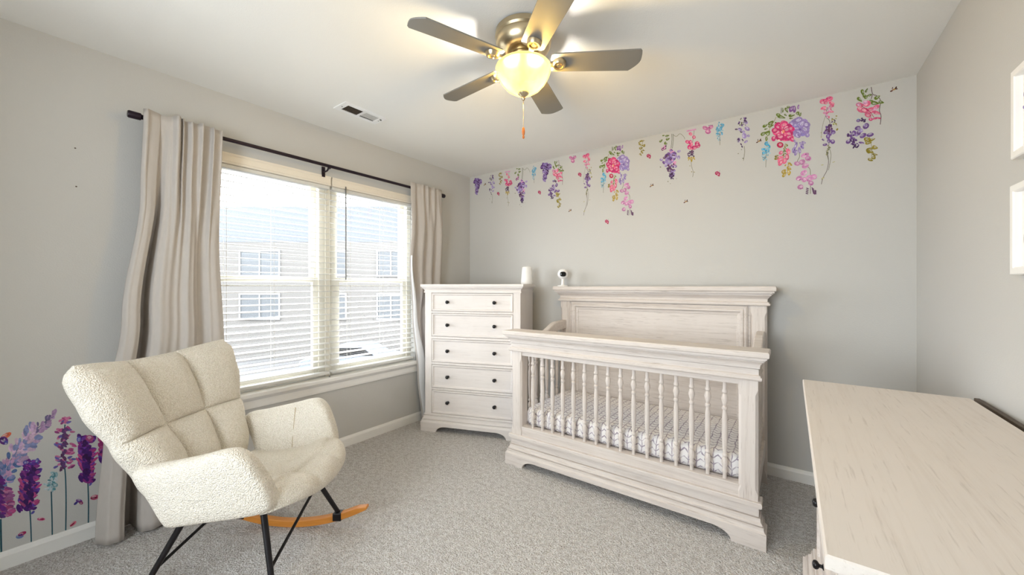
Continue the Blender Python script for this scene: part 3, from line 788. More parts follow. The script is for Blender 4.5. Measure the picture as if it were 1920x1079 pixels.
# ------------------------------------------------------------------ wall stickers
def S(r, g, b_): return srgb(r, g, b_)
PUR, LIL, DPU = S(112, 78, 142), S(150, 130, 186), S(74, 48, 92)
PLUM, MAG, PNK, LPK, RED = S(96, 58, 96), S(206, 52, 116), S(222, 104, 140), S(214, 150, 190), S(176, 30, 74)
GRN, DGR, OLV, YEL = S(104, 122, 42), S(62, 78, 34), S(140, 126, 36), S(176, 150, 50)
BLU, LBL, STM, TEAL = S(92, 160, 196), S(140, 192, 210), S(112, 112, 84), S(40, 84, 98)
class Sticker:
    """flat print on a wall: shapes drawn in the coordinates of one close-up (ox, oy, scale) and laid on the wall plane"""
    def __init__(s, name, label, group, proj, view, seed=1, step=Vector((0, -1, 0))):
        s.name, s.label, s.group, s.proj, s.view = name, label, group, proj, view
        s.b = MB(); s.k = 0; s.r = random.Random(seed); s.step = step
    def P(s, x, y):
        ox, oy, sc = s.view
        return s.proj(ox + x / sc, oy + y / sc) + s.step * (.0006 + s.k * 2.5e-6)
    def poly(s, pts, col):
        j = 1 + s.r.uniform(-.16, .16); c = tuple(min(1, x * j) for x in col[:3]) + (1,)
        s.b.add([s.P(*p) for p in pts], [tuple(range(len(pts)))], 0, c); s.k += 1
    def petal(s, x, y, L, W, ang, col, n=10, tip=.0):
        a = math.radians(ang); pts = []
        for i in range(n):
            t = 2 * PI * i / n; u, w = L / 2 * math.cos(t), W / 2 * math.sin(t) * (1 - tip * math.cos(t))
            pts.append((x + u * math.cos(a) - w * math.sin(a), y + u * math.sin(a) + w * math.cos(a)))
        s.poly(pts, col)
        if L * W > 420 and n > 9:
            k = .5; c2 = tuple(x + (1 - x) * .30 for x in col[:3]) + (1,); c3 = tuple(x * .62 for x in col[:3]) + (1,)
            ox, oy = s.r.uniform(-.16, .16) * L, s.r.uniform(-.2, .2) * W
            s.poly([(x + (px - x) * k + ox * math.cos(a) - oy * math.sin(a), y + (py - y) * k + ox * math.sin(a) + oy * math.cos(a)) for px, py in pts], c2)
            s.stem([(x - L * .42 * math.cos(a), y - L * .42 * math.sin(a)), (x + oy * .3, y + ox * .3), (x + L * .3 * math.cos(a), y + L * .3 * math.sin(a))], 2.2, c3)
    def leaf(s, x, y, L, W, ang, col): s.petal(x, y, L, W, ang, col, 10, .55)
    def stem(s, pts, w, col):
        pts = cat_rom(pts, 5, False)
        for (x0, y0), (x1, y1) in zip(pts, pts[1:]):
            d = math.hypot(x1 - x0, y1 - y0) or 1; nx, ny = -(y1 - y0) / d * w / 2, (x1 - x0) / d * w / 2
            s.b.add([s.P(x0+nx, y0+ny), s.P(x1+nx, y1+ny), s.P(x1-nx, y1-ny), s.P(x0-nx, y0-ny)], [(0,1,2,3)], 0, col)
        s.k += 1
    def scatter(s, x0, y0, x1, y1, wa, wb, n, sz, cols, elong=1.4, ang=None, tip=.2):
        """blossoms along a spine from (x0,y0) to (x1,y1); half-width wa at the start, wb at the end"""
        r = s.r
        for i in range(n):
            t = (i + r.random()) / n; w = wa + (wb - wa) * t; o = r.uniform(-1, 1)
            dx, dy = x1 - x0, y1 - y0; d = math.hypot(dx, dy)
            x, y = x0 + dx * t - dy / d * w * o, y0 + dy * t + dx / d * w * o
            z = sz * r.uniform(.65, 1.2)
            s.petal(x, y, z * elong, z, (ang + o * 50 if ang is not None else r.uniform(0, 360)), r.choice(cols), 9, tip)
    def many(s, lst, col, leaf=False):
        for q in lst:
            c = q[5] if len(q) > 5 else col
            (s.leaf if leaf else s.petal)(*q[:5], c)
    def flower(s, x, y, R, cols, n=6, a0=0):
        for i in range(n):
            a = a0 + 360 * i / n; s.petal(x + R * .55 * math.cos(math.radians(a)), y + R * .55 * math.sin(math.radians(a)), R * 1.05, R * .8, a, cols[i % len(cols)], 12, -.25)
    def build(s):
        o = s.b.build(s.name, M['ink'], recalc=False); tag(o, s.label, 'wall sticker', s.group); return o
Z1, Z2, Z3, Z4, Z5 = (870, 270, 7.195), (1050, 240, 5.679), (1180, 210, 5.679), (1360, 170, 5.14), (1500, 140, 4.905)
Z6 = (0, 740, 3.182)
GH = 'hanging wisteria stickers on the back wall'
def copy_to(o, frm, to, label):
    c = o.copy(); COL.objects.link(c); a, b_ = on_back(*frm), on_back(*to); c.location = o.location + (b_ - a); c['label'] = label; return c
# A: dense purple cone
s = Sticker('wisteria_sticker', 'dense purple wisteria cone sticker beside the small pink and red flower spray', GH, on_back, Z1, 3)
s.scatter(1110, 265, 1105, 340, 62, 75, 70, 22, [PUR, LIL, DPU, PUR]); s.scatter(1105, 330, 1085, 505, 48, 10, 80, 19, [PUR, LIL, DPU, LIL])
A = s.build(); copy_to(A, (1022, 305), (894.3, 334), 'dense purple wisteria cone sticker nearest the left corner of the back wall')
# B: thin purple sprig on stem
s = Sticker('wisteria_sticker', 'thin dark purple blossom sprig sticker between pale blue sprig and big bouquet', GH, on_back, Z3, 4)
s.stem([(1222, 365), (1228, 430), (1214, 520)], 5, STM); s.scatter(1215, 60, 1200, 150, 35, 40, 22, 14, [DPU, STM, PUR], 1.8)
s.many([(1240,108,50,36,40),(1255,180,62,42,30),(1178,188,48,36,20),(1225,255,62,50,80),(1268,255,32,28,10),(1165,302,34,52,10),(1242,318,46,24,-30),(1215,212,34,26,0)], LIL)
s.many([(1235,100,40,24,40),(1140,186,34,16,0),(1160,300,26,46,10),(1200,370,26,14,70),(1190,345,26,14,50),(1206,300,30,16,60),(1190,215,26,14,20)], DPU)
s.many([(1195,402,12,8,0),(1160,445,14,8,-20),(1210,495,14,10,0)], STM)
B = s.build(); copy_to(B, (1393, 220.6), (922.1, 328.4), 'thin dark purple blossom sprig sticker, second hanging spray from the left corner')
# C: olive leaf spray
s = Sticker('wisteria_sticker', 'olive green leaf spray sticker just right of the left-hand large bouquet', GH, on_back, Z3, 5)
s.stem([(150, 298), (130, 370), (122, 465)], 4, OLV)
s.many([(112,318,34,16,150),(142,308,44,16,-10),(115,350,34,20,40),(150,360,40,22,-160),(125,386,44,24,-10),(158,358,24,30,60),(138,430,40,18,70),(120,456,34,16,40),(152,410,30,12,20),(104,335,24,10,60)], OLV, True)
C_ = s.build(); copy_to(C_, (1203, 263), (938.4, 324), 'olive green leaf spray sticker, third hanging spray from the left corner')
# D: pink/magenta strand
s = Sticker('wisteria_sticker', 'magenta pea blossom sticker with yellow leaves and thin stem beside pink butterfly bloom', GH, on_back, Z3, 6)
s.stem([(690, 190), (685, 250), (660, 420), (660, 560), (680, 640), (674, 695)], 4, STM); s.stem([(610, 205), (712, 186)], 16, LPK)
s.many([(652,235,44,34,30),(688,270,40,38,0)], PNK); s.many([(650,325,36,52,10),(620,320,50,36,20),(722,340,52,58,0),(640,375,44,52,10),(690,380,60,44,-10),(738,365,50,30,-50)], MAG); s.many([(665,345,26,36,0),(722,322,36,18,0),(660,395,32,18,10)], PNK)
s.scatter(657, 415, 660, 475, 40, 36, 16, 13, [PLUM, DPU], 2.2); s.many([(632,500,42,22,100),(662,508,58,26,85),(690,495,40,18,60)], YEL, True)
s.many([(645,575,10,8,0),(664,638,12,9,0),(692,642,12,9,0)], OLV)
D_ = s.build(); copy_to(D_, (1297, 243.5), (952, 321.7), 'magenta pea blossom sticker, fourth hanging spray from the left corner')
# E: lilac cluster with green leaves
s = Sticker('wisteria_sticker', 'broad lilac cluster sticker with green leaves hanging at the middle of the row', GH, on_back, Z3, 7)
for q in (-6, 8): s.stem([(458 + q, 235), (460 + q, 300), (450 + q, 390)], 4, DGR)
s.stem([(462, 240), (500, 262), (540, 232), (580, 265), (592, 292)], 4, STM)
s.many([(405,255,46,20,-15),(338,308,46,22,-40),(410,290,46,24,-20),(388,335,36,30,20),(365,252,30,12,-10)], GRN, True); s.scatter(350, 410, 390, 360, 22, 18, 16, 12, [PLUM, LPK], 2)
s.scatter(450, 410, 430, 560, 20, 82, 30, 34, [LIL, PUR, LIL, LPK]); s.scatter(440, 560, 455, 690, 62, 14, 26, 24, [PLUM, DPU, LIL])
s.many([(475,470,70,50,10),(430,530,62,44,30),(528,420,40,26,-20),(525,485,34,44,10),(340,510,36,28,0),(395,545,48,40,40),(490,580,36,34,0)], LIL); s.many([(470,462,36,18,10),(372,490,30,26,0),(405,468,34,24,-20),(425,630,46,24,10),(440,510,24,14,0)], PLUM)
s.scatter(440, 655, 455, 715, 26, 10, 14, 12, [DPU], 2); s.many([(332,588,16,10,10),(412,742,12,9,0),(436,765,8,6,0),(503,712,8,6,0)], STM)
E_ = s.build(); copy_to(E_, (1261, 251.4), (979.8, 315), 'broad lilac cluster sticker with green leaves, fifth hanging spray from the left corner')
# F: pale blue sprig
s = Sticker('wisteria_sticker', 'pale blue blossom sprig sticker right of the pink butterfly bloom', GH, on_back, Z3, 8)
s.stem([(985, 118), (965, 230), (965, 355)], 4, STM); s.scatter(985, 120, 950, 240, 32, 38, 28, 18, [BLU, LBL, BLU]); s.many([(935,188,32,30,0),(972,186,30,28,0),(996,150,28,20,30)], BLU); s.scatter(955, 235, 955, 305, 30, 16, 20, 9, [S(90,130,150), LBL], 1.8)
F_ = s.build(); copy_to(F_, (1353.4, 230), (1003.4, 312.4), 'pale blue blossom sprig sticker left of the second purple wisteria cone')
# G: rose, violet and olive composite
s = Sticker('wisteria_sticker', 'pink rose sticker trailing violet bells and olive leaves, nearest the right corner', GH, on_back, Z5, 9)
s.stem([(655, 115), (668, 180), (705, 195), (740, 240), (730, 330), (745, 380), (738, 460)], 6, S(90, 60, 66)); s.stem([(665, 185), (655, 225)], 6, S(90, 60, 66))
s.many([(575,165,60,30,80),(612,145,48,18,-60),(548,230,60,30,40),(610,205,50,26,-40),(645,188,40,20,-20),(710,210,64,30,-30),(690,262,80,34,5),(748,255,54,28,10),(590,190,30,40,0),(655,240,40,16,0)], GRN, True)
s.many([(548,280,70,46,10),(615,268,76,56,-20),(560,325,80,50,20),(600,330,84,50,10),(650,330,90,56,-20),(700,300,70,40,-30),(625,372,66,44,20),(700,350,80,34,20)], PNK); s.many([(600,258,48,34,-30),(540,275,40,26,10),(690,318,50,22,-30)], LPK); s.many([(650,412,40,30,0),(690,405,44,20,-20),(720,400,50,16,10),(620,330,26,10,30)], MAG); s.stem([(570, 292), (640, 340), (680, 395)], 5, RED)
s.scatter(560, 430, 575, 400, 40, 30, 14, 13, [DPU, LBL], 1.6)
s.many([(535,425,36,28,0),(606,474,66,50,-40),(530,492,58,36,-20),(497,540,44,52,0),(540,535,40,50,10),(580,562,70,40,-30),(645,555,70,36,-15),(445,618,52,38,-25),(565,628,56,20,10),(505,600,50,24,20)], PUR); s.many([(596,466,36,24,-40),(560,515,40,40,0),(520,560,30,20,0)], LIL)
s.scatter(455, 535, 520, 670, 22, 26, 30, 15, [DPU, PUR, DPU], 2)
s.stem([(640, 575), (660, 680), (655, 800)], 4, OLV); s.many([(615,592,60,30,-10),(660,600,70,26,-20),(630,630,64,24,-10),(640,695,70,48,-35),(690,672,56,36,10),(655,710,50,28,20),(690,735,56,18,10),(680,765,36,40,40),(648,785,54,24,20),(615,615,40,18,0)], OLV, True)
G_ = s.build(); copy_to(G_, (1633.5, 163.4), (1047.6, 300.6), 'pink rose sticker trailing violet bells and olive leaves, in the left half of the row')
# H: butterfly shaped sweet pea
s = Sticker('wisteria_sticker', 'small pink butterfly shaped bloom sticker beside the pale blue sprig', GH, on_back, Z3, 10)
s.many([(808,172,62,42,20),(865,165,66,38,-25),(838,212,62,48,0)], S(198, 110, 160)); s.many([(820,168,30,18,0),(850,180,24,40,10),(838,225,34,20,0)], S(176, 84, 140)); s.many([(850,146,12,8,0),(868,143,12,8,0),(884,143,10,9,0)], DPU)
H_ = s.build(); copy_to(H_, (1327, 236.4), (1073.8, 293.4), 'small pink butterfly shaped bloom sticker left of the left-hand long trailing strand')
# I: long strand
s = Sticker('wisteria_sticker', 'long trailing strand sticker, pink on top and violet below, right of the big bouquet', GH, on_back, Z5, 11)
s.stem([(250, 300), (240, 390), (275, 440), (265, 640), (255, 720), (262, 800), (248, 880), (212, 950), (196, 1010)], 5, S(98, 86, 84)); s.stem([(235, 380), (210, 460), (195, 570)], 3, STM); s.stem([(258, 650), (285, 740), (262, 880)], 4, STM); s.stem([(240, 700), (262, 790)], 4, STM)
s.many([(208,248,58,46,-10),(268,225,76,46,-20),(290,265,58,34,20),(235,258,40,34,0),(215,308,58,28,-20),(290,290,50,26,-10),(240,350,60,22,-10),(285,340,54,22,10)], PNK); s.many([(262,216,50,22,-20),(225,235,30,22,0)], MAG); s.scatter(250, 300, 255, 400, 40, 20, 16, 14, [LPK, PNK], 1.8)
s.scatter(320, 400, 310, 470, 22, 30, 18, 11, [S(170,176,120), OLV, DPU], 1.6); s.many([(342,505,26,16,-50),(335,382,18,10,0)], OLV)
s.scatter(270, 460, 258, 560, 22, 34, 26, 19, [DPU, PUR, PLUM]); s.many([(305,530,44,40,0),(235,532,46,30,-30),(258,570,40,46,0),(300,618,44,42,0),(230,645,46,24,-10),(265,610,34,40,0),(212,600,28,16,30)], PUR); s.many([(258,560,20,24,0),(300,540,24,14,0)], LIL)
s.scatter(260, 655, 258, 740, 16, 16, 14, 10, [STM, S(150,146,110)], 2); s.many([(210,955,34,14,-40),(205,832,26,8,-10),(310,805,30,6,-20),(195,575,12,9,0),(193,535,10,8,0)], S(182, 176, 120))
I_ = s.build(); copy_to(I_, (1551, 181.8), (1099.8, 287.9), 'long trailing strand sticker, pink on top and violet below, left of the left-hand bouquet')
# J: big bouquet
s = Sticker('wisteria_sticker', 'large magenta and lilac bouquet sticker with leaves in the right half of the row', GH, on_back, Z4, 12)
s.stem([(540, 165), (538, 220)], 5, DGR); s.stem([(490, 255), (468, 300), (430, 360), (398, 470)], 4, OLV); s.stem([(712, 600), (715, 640), (700, 690), (800, 740), (820, 800), (820, 995)], 5, STM)
s.many([(540,255,86,30,15),(590,190,56,24,60),(510,232,44,26,-10),(608,160,34,22,-10),(640,240,66,26,-10),(700,222,40,34,60),(635,268,40,14,-5),(385,338,60,26,-30),(440,312,66,34,-40),(440,340,60,22,-20),(368,415,62,30,-30),(412,408,54,44,-50),(398,465,26,44,0),(392,370,36,12,-20),(490,315,30,16,40),(725,232,18,40,20),(580,236,30,16,30),(555,190,16,44,0)], GRN, True)
s.many([(640,178,40,72,40),(665,180,34,70,0),(704,158,20,46,10),(628,170,24,40,50)], S(140, 92, 160))
s.flower(715, 350, 92, [LIL, S(140,126,190), S(160,146,198)], 7, 10); s.many([(690,290,110,56,-20),(770,380,90,70,40),(690,410,90,80,60),(785,330,70,60,0),(700,425,70,50,60),(640,320,60,40,20),(790,430,46,44,0)], LIL); s.many([(720,375,24,14,0),(700,430,20,10,40)], S(110, 84, 160))
s.flower(555, 390, 96, [MAG, PNK, MAG, S(216,80,130)], 7, 20); s.many([(565,325,84,50,-30),(475,385,60,52,0),(600,380,90,50,-20),(640,370,60,50,10),(530,450,100,70,10),(465,465,44,50,0),(610,455,100,60,-10),(640,470,60,40,40),(510,350,60,44,30)], MAG); s.many([(560,330,60,34,-30),(480,380,36,30,0),(520,430,50,26,10),(625,440,40,24,0)], PNK); s.many([(528,525,66,56,0)], RED); s.many([(515,480,28,16,0),(550,400,22,26,0)], S(235, 200, 190)); s.many([(560,395,26,32,0)], S(230, 130, 90))
s.stem([(580, 510), (560, 600), (560, 660)], 4, OLV); s.scatter(590, 520, 560, 640, 20, 16, 14, 10, [OLV, GRN], 2)
s.many([(605,585,42,58,-20),(535,600,46,36,-40),(596,640,38,64,0),(515,650,60,30,-30),(530,670,72,36,-50),(570,680,46,60,20),(530,700,40,60,30),(545,640,40,22,-30)], PNK); s.many([(495,632,44,18,-25),(495,655,50,20,-20)], OLV, True)
s.stem([(605, 690), (605, 750), (590, 770)], 4, OLV); s.many([(625,712,48,28,30),(615,750,52,30,30),(565,780,54,36,-50),(615,790,36,54,-10),(570,810,64,26,-50),(580,720,24,12,-50)], YEL, True)
s.many([(680,530,26,74,20),(735,515,54,26,30),(740,545,46,30,50),(660,575,36,62,10),(680,600,30,62,20),(715,575,30,64,-10),(755,500,46,20,20),(670,490,36,20,60)], LIL); s.many([(665,580,16,40,10),(735,540,24,12,40)], S(110, 84, 160))
s.many([(768,625,80,46,-15),(798,655,62,50,0),(740,690,66,50,-30),(690,705,60,42,10),(770,728,72,46,-20),(755,795,72,50,-35),(710,845,66,42,-25),(758,860,54,50,20),(810,845,76,60,-30),(852,832,64,52,-10),(825,893,54,48,0),(722,930,60,46,-20)], S(200, 134, 180)); s.many([(785,612,40,20,-15),(800,668,30,24,0),(720,860,30,14,-30),(735,945,34,14,-15),(830,905,30,14,0),(800,870,30,20,30)], S(170, 96, 150))
for i in range(4): s.many([(792 - i*2, 945 + i*16, 30, 11, 20), (842 + i*4, 945 + i*16, 32, 12, 40), (868, 965 + i*10, 24, 10, 20)], PLUM)
J_ = s.build(); copy_to(J_, (1489.4, 196.3), (1162.7, 271.7), 'large magenta and lilac bouquet sticker with leaves in the left half of the row')
s = Sticker('wisteria_sticker', 'bright blue sprig sticker under the leaves of the right-hand large bouquet', GH, on_back, Z4, 13)
s.stem([(408, 500), (395, 620), (390, 740)], 4, STM); s.scatter(410, 500, 395, 610, 24, 42, 30, 17, [BLU, S(70,170,210), LBL]); s.many([(362,566,28,26,0),(368,600,28,26,0)], S(60, 170, 214)); s.scatter(385, 610, 380, 675, 30, 20, 20, 9, [S(90,130,150), LBL], 1.8)
Jb = s.build(); copy_to(Jb, (1439.8, 266.3), (1133.6, 324.5), 'bright blue sprig sticker under the leaves of the left-hand large bouquet')
# K: little magenta butterflies
GK = 'small magenta butterfly stickers on the back wall'
s = Sticker('butterfly_sticker', 'small magenta butterfly sticker below the pale blue sprig, right of centre', GK, on_back, Z3, 14)
s.many([(928,655,34,38,-20),(950,662,34,44,30),(938,640,24,20,0)], S(178, 44, 96)); s.many([(955,680,18,16,0),(930,662,14,18,0)], RED); s.stem([(958, 640), (964, 622)], 2.5, STM)
K_ = s.build()
for to, lb in (((934.3, 363), 'small magenta butterfly sticker nearest the left corner, below the olive spray'), ((1011.5, 360.6), 'small magenta butterfly sticker under the left-hand pale blue sprig'), ((1087, 327), 'small magenta butterfly sticker left of the left-hand long trailing strand'), ((1138, 415.5), 'lowest small magenta butterfly sticker, below the left-hand large bouquet'), ((1216.5, 292.5), 'small magenta butterfly sticker beside the middle olive leaf spray')):
    copy_to(K_, (1345.5, 325.3), to, lb)
# L: bees
GL = 'small bee stickers on the back wall'
s = Sticker('bee_sticker', 'small brown bee sticker in the upper right corner of the back wall', GL, on_back, Z5, 15)
s.petal(862, 138, 44, 14, -25, S(140, 84, 40)); s.many([(840,152,28,12,-20),(882,122,30,14,-60),(888,132,24,10,-10),(850,125,24,8,-70)], S(80, 44, 32)); s.petal(868, 138, 10, 14, -25, YEL)
L_ = s.build()
for to, lb in (((1423, 264.5), 'small bee sticker left of the right-hand large bouquet'), ((1286, 378), 'lowest small bee sticker, right of the middle'), ((1222, 348), 'small bee sticker below the middle olive leaf spray'), ((1068.8, 395), 'small bee sticker below the left-hand pink rose sticker'), ((909.3, 346), 'small bee sticker nearest the left corner of the back wall')):
    copy_to(L_, (1676, 167.5), to, lb)

# lavender stickers low on the left wall
GV = 'lavender stickers low on the left wall'; WS = Vector((1, 0, 0))
def lav(label, seed): return Sticker('lavender_sticker', label, GV, on_left, Z6, seed, WS)
s = lav('tall pale lavender sticker arching over, farthest left', 21); MAU, MAD, ROS = S(104, 40, 128), S(72, 30, 108), S(170, 74, 126)
s.stem([(4, 745), (8, 950)], 12, TEAL); s.stem([(-5, 560), (60, 400), (150, 270), (250, 180), (335, 102)], 4, S(80, 70, 110))
s.scatter(-10, 560, 90, 370, 45, 55, 60, 28, [S(128,134,180), S(190,150,186), S(84,110,160)], 1.8, 120); s.scatter(90, 370, 220, 210, 52, 48, 60, 26, [S(190,160,196), S(130,140,186), S(206,178,204)], 2, 130); s.scatter(220, 225, 330, 106, 38, 5, 30, 18, [S(170,140,180), S(110,100,140)], 2, 130)
s.scatter(20, 560, 30, 720, 50, 45, 60, 24, [ROS, S(150,90,140), S(190,120,160), S(120,60,120)], 1.9, 30); s.scatter(0, 480, 10, 740, 14, 20, 24, 22, [MAU, S(80,50,110)], 1.9, 30); s.build()
s = lav('dark purple lavender sticker with short stem, second from left', 22); s.stem([(178, 680), (184, 790), (187, 893)], 8, TEAL)
s.scatter(188, 392, 160, 690, 52, 50, 120, 24, [MAU, MAD, S(140,60,140), S(90,60,160)], 1.9, 20); s.scatter(180, 500, 165, 660, 66, 58, 40, 14, [ROS, S(180,70,130)], 3.2, 8); s.scatter(185, 430, 165, 690, 20, 22, 40, 22, [MAD, S(56,22,84)], 1.6); s.many([(150,405,30,22,-30),(222,396,22,34,20),(196,705,28,14,-40)], S(92, 86, 170)); s.build()
s = lav('small pale teal lavender sticker, shortest of its row', 23); s.stem([(306, 580), (310, 720), (312, 850)], 8, TEAL)
for x, y, L, W, a in ((318,470,36,18,10),(330,505,34,30,60),(300,520,40,26,-30),(325,540,44,30,10),(275,540,40,14,20),(310,560,50,24,30),(280,565,44,10,-10),(335,480,20,34,10)): s.petal(x, y, L, W, a, s.r.choice([S(170,196,204), S(128,166,176), S(196,206,212)]))
s.scatter(318, 480, 310, 580, 22, 26, 20, 12, [S(90,140,150), S(150,180,190)], 2); s.build()
s = lav('tall open pink and violet lavender sticker in the middle of its row', 24); s.stem([(388, 180), (375, 330), (390, 480), (394, 640), (392, 820)], 8, TEAL)
for y, w in ((155, 26), (215, 48), (260, 34), (305, 60), (340, 50), (385, 58), (420, 52)):
    for q in range(10): s.petal(385 + s.r.uniform(-w, w), y + s.r.uniform(-16, 16), 34, 14, s.r.uniform(-40, 40), s.r.choice([ROS, S(190,110,150), S(100,90,160), S(140,60,120)]), 9, .3)
s.scatter(388, 200, 372, 460, 14, 16, 30, 16, [PLUM, S(90,60,110)], 1.8, 60); s.build()
s = lav('dense dark purple lavender sticker standing next to the curtain', 25); s.stem([(524, 520), (528, 640), (527, 775)], 8, TEAL)
s.scatter(515, 255, 518, 520, 46, 36, 120, 24, [MAU, MAD, S(140,50,130), S(110,60,160)], 1.8, 20); s.scatter(520, 330, 515, 480, 60, 54, 30, 14, [ROS, S(190,70,130)], 2.8, 5); s.scatter(520, 280, 515, 510, 20, 16, 40, 22, [MAD, S(60,20,80)], 1.6); s.many([(470,268,26,36,10),(535,262,50,40,0,S(180,80,130)),(540,536,26,12,-50)], S(92, 86, 170)); s.build()
s = lav('pink and violet lavender sticker half hidden behind curtain and chair', 26); s.stem([(638, 380), (632, 440)], 9, TEAL)
s.scatter(610, 235, 640, 390, 20, 45, 44, 22, [ROS, S(90,60,150), MAD, S(150,50,110)], 2, 20); s.build()
GP = 'petal stickers low on the left wall'
def pet(name, label, fn, seed=30):
    s = Sticker(name, label, GP, on_left, Z6, seed, WS); fn(s); s.build()
pet('butterfly_sticker', 'orange and violet butterfly sticker at the left edge', lambda s: (s.petal(35, 248, 76, 30, -30, S(206, 104, 78)), s.petal(22, 276, 56, 50, 20, S(92, 44, 128)), s.petal(36, 288, 24, 26, 0, S(70, 70, 150)), s.petal(10, 265, 30, 14, 0, S(60, 30, 90))))
pet('butterfly_sticker', 'small bright blue butterfly sticker beside the chair back', lambda s: (s.petal(516, 136, 22, 30, -10, S(40, 120, 180)), s.petal(532, 148, 24, 30, 20, S(60, 140, 200)), s.petal(520, 158, 18, 14, 0, S(30, 60, 120))))
pet('petal_sticker', 'violet petal sticker between the two taller stems', lambda s: (s.petal(472, 636, 40, 22, 10, S(110, 60, 140)), s.petal(452, 650, 30, 14, -40, S(70, 60, 140)), s.petal(484, 648, 24, 20, 10, S(150, 50, 100))))
pet('petal_sticker', 'crimson petal sticker closest to the curtain', lambda s: (s.petal(565, 615, 54, 30, -15, S(190, 90, 120)), s.petal(560, 618, 44, 12, -12, S(140, 30, 70))))
pet('petal_sticker', 'small pink petal sticker below the pale teal sprig', lambda s: (s.petal(245, 745, 50, 20, 0, S(200, 100, 140)), s.petal(250, 745, 26, 10, 0, S(150, 40, 80))))
pet('petal_sticker', 'blue and crimson petal sticker lowest on the left', lambda s: (s.petal(118, 848, 50, 26, -15, S(110, 130, 180)), s.petal(132, 832, 56, 22, -25, S(170, 50, 100)), s.petal(122, 840, 30, 10, -20, S(80, 50, 110))))
pet('petal_sticker', 'slim pink petal sticker above the baseboard right of the pale teal stem', lambda s: (s.petal(436, 773, 50, 20, -40, S(206, 110, 130)), s.petal(432, 776, 36, 9, -40, S(150, 40, 70))))
# nail heads left in the wall
for i, (px, py) in enumerate(((143, 350), (141, 278))):
    p = on_left(px, py)
    o = MB().lathe([(0, .0), (.0035, .0), (.003, .002), (0, .003)], (0, 0, 0), 10, axis='x').build('wall_nail', M['darkwood'], smooth=40); o.location = p
    tag(o, ('lower' if i == 0 else 'upper') + ' of two tiny dark nail marks on the left wall', 'nail', 'nail marks on the left wall')

# ------------------------------------------------------------------ pictures on the right wall
def picture(label, y1, z0, z1, art):
    w = .225; yc = y1 - w / 2; h = (z1 - z0) / 2; zc = (z0 + z1) / 2
    r = thing('picture_frame', label, 'picture', (EX, yc, zc), -PI / 2, 'white framed pictures on the right wall')
    hw = w / 2
    m = MB(); frame_y(m, -hw, hw, -h, h, [(0, -.002), (0, -.022), (.003, -.025), (.020, -.025), (.023, -.022), (.023, -.004)])
    m.build('frame', M['frame_white'], r)
    MB().box(-hw + .015, hw - .015, -.008, -.003, -h + .015, h - .015).build('print', M['paper'], r)
    s = MB(); rnd = random.Random(int(z0 * 100))
    def dot(x, z, L, W, a, c, k=[0]):
        k[0] += 1; pts = []
        for i in range(10):
            t = 2 * PI * i / 10; u, v_ = L / 2 * math.cos(t), W / 2 * math.sin(t)
            pts.append((x + u * math.cos(a) - v_ * math.sin(a), -.0084 - k[0] * 3e-6, z + u * math.sin(a) + v_ * math.cos(a)))
        s.add(pts, [tuple(range(10))], 0, c)
    art(dot, rnd, hw, h)
    s.build('artwork', M['ink'], r, recalc=False)
def art_top(dot, r, hw, h):
    for i in range(40): dot(r.gauss(-.03, .025), r.gauss(.035, .02), .016, .009, r.uniform(0, 6), r.choice([PUR, LIL, DPU, GRN, PNK]))
    for i in range(50): dot(r.gauss(-.02, .022), r.gauss(-.045, .03), .02, .008, r.uniform(0, 6), r.choice([S(214,190,160), S(196,166,130), S(226,208,186)]))
def art_low(dot, r, hw, h):
    for i in range(60):
        a = i / 60 * 2 * PI; dot(-.025 + .05 * math.cos(a), -.03 + .055 * math.sin(a), .010, .004, a + 1.5, r.choice([S(150,140,134), S(190,170,150)]))
    for i in range(30): dot(r.gauss(-.03, .02), r.gauss(.06, .015), .018, .008, r.uniform(0, 6), r.choice([S(120,120,126), S(170,160,166), LPK]))
picture('upper white framed floral picture on the right wall', 1.846, 1.641, 1.910, art_top)
picture('lower white framed sketch picture on the right wall', 1.852, 1.288, 1.562, art_low)

# ------------------------------------------------------------------ outside the window
GZ = -2.9
struct(MB().box(-45, WX - 3, -25, 40, GZ - .2, GZ).build('ground', M['concrete']))
def outp(lat, dep): return (FX * dep + RX * lat, FY * dep + RY * lat)
hx, hy2 = outp(-9, 22)
hs = thing('town_house', 'pale town house with a grey roof seen through the window blinds', 'house', (hx, hy2, GZ), YAW)
HH = 2.6 + CAMH - GZ
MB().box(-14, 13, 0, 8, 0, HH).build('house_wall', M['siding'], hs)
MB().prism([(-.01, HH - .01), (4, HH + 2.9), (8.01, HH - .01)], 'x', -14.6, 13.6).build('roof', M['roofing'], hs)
for lat, w in ((-14.6, 2.2), (-10.2, 1.1), (-7, 1.5), (-18.6, 1.6), (-3.4, 1.5), (0.4, 2.0)):
    for zc in (CAMH - GZ + 1.35, CAMH - GZ - 1.15):
        x = lat + 9; hh = .68
        wf = MB(); 
        for a, c, d, e in ((x-w/2-.09, x-w/2, zc-hh, zc+hh), (x+w/2, x+w/2+.09, zc-hh, zc+hh), (x-.04, x+.04, zc-hh, zc+hh)): wf.box(a, c, -.06, .01, d, e)
        wf.box(x-w/2-.09, x+w/2+.09, -.06, .01, zc+hh, zc+hh+.09); wf.box(x-w/2-.09, x+w/2+.09, -.08, .01, zc-hh-.09, zc-hh)
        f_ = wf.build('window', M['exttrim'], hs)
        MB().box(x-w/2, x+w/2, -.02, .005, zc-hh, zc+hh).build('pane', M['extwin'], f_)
cx_, cy_ = outp(-7.6, 18.3)
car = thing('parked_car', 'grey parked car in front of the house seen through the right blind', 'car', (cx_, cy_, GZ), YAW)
side = [(-2.2,.35),(-2.2,.72),(-1.9,.84),(-1.25,.92),(-.65,1.38),(.75,1.42),(1.45,.98),(2.1,.9),(2.22,.6),(2.2,.35)]
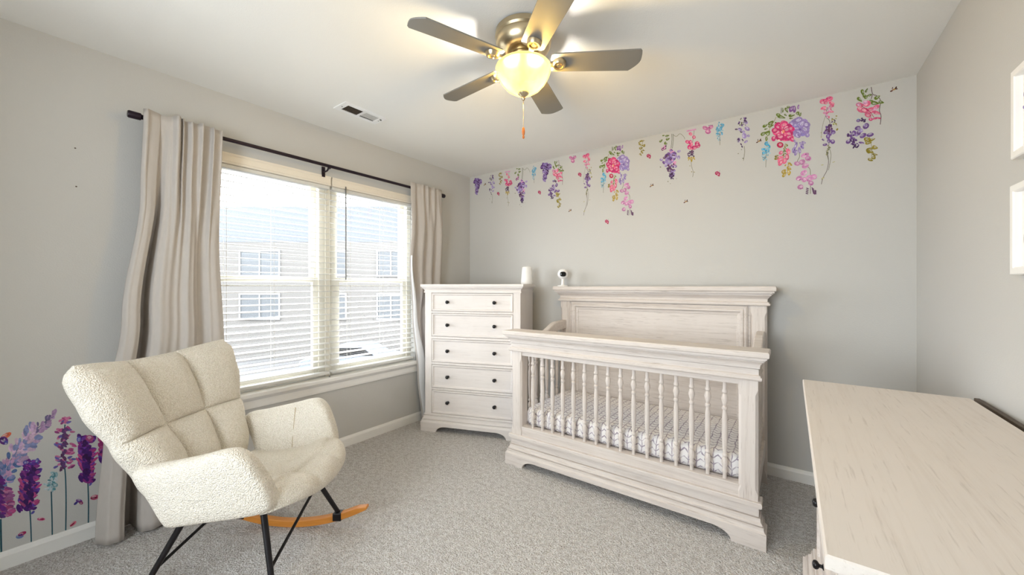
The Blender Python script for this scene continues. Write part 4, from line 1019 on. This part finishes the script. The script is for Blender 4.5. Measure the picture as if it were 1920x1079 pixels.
MB().prism(side, 'y', -.85, .85).build('car_body', M['car'], car, bevel=.06)
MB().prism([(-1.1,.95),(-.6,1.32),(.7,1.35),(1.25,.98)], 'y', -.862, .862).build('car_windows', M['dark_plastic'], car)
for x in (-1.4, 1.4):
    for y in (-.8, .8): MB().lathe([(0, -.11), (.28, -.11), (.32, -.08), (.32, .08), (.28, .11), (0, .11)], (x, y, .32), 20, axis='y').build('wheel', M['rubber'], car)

# ------------------------------------------------------------------ light
w = bpy.data.worlds.new('overcast_sky'); SC.world = w; w.use_nodes = True
bg = w.node_tree.nodes['Background']; bg.inputs['Color'].default_value = (.90, .95, 1, 1); bg.inputs['Strength'].default_value = 12.5
def area(name, loc, rot, sx, sy, e, col=(1, 1, 1), portal=False):
    L = bpy.data.lights.new(name, 'AREA'); L.shape = 'RECTANGLE'; L.size = sx; L.size_y = sy; L.energy = e; L.color = col
    if portal: L.cycles.is_portal = True
    o = bpy.data.objects.new(name, L); COL.objects.link(o); o.location = loc; o.rotation_euler = rot; return o
area('window_portal', (WX - .2, MIDY, (WZ0 + WZ1) / 2), (0, -PI / 2, 0), WZ1 - WZ0, WY1 - WY0, 1, portal=True)
# added, unseen hall: its shell shuts out the sky around the fill light
struct(MB().box(DX0 - .6, DX1 + .6, SY - T - 1.6, SY - T, -.12, 0).build('floor_hall_added', M['carpet']))
struct(MB().box(DX0 - .6, DX1 + .6, SY - T - 1.6, SY - T, CEIL, CEIL + .1).build('ceiling_hall_added', M['ceiling']))
b = MB(); b.box(DX0 - .7, DX0 - .6, SY - T - 1.7, SY - T, 0, CEIL); b.box(DX1 + .6, DX1 + .7, SY - T - 1.7, SY - T, 0, CEIL); b.box(DX0 - .6, DX1 + .6, SY - T - 1.7, SY - T - 1.6, 0, CEIL)
struct(b.build('wall_hall_added', M['wall']))  # walls added to keep sky light from flooding through the doorway
area('hall_fill_light', ((DX0 + DX1) / 2, SY - .9, 1.55), (math.radians(116), 0, 0), 1.4, 1.7, 84, (.88, .95, 1))  # made-up area light behind the camera, fills the room

SC.view_settings.view_transform = 'Standard'; SC.view_settings.look = 'None'
SC.view_settings.exposure = .38; SC.view_settings.gamma = 1; SC.view_settings.use_curve_mapping = False
cy = SC.cycles; cy.use_denoising = True
try: cy.denoiser = 'OPENIMAGEDENOISE'
except Exception: pass
cy.max_bounces = 10; cy.diffuse_bounces = 6; cy.transparent_max_bounces = 12; cy.sample_clamp_indirect = 6; cy.caustics_reflective = False; cy.caustics_refractive = False
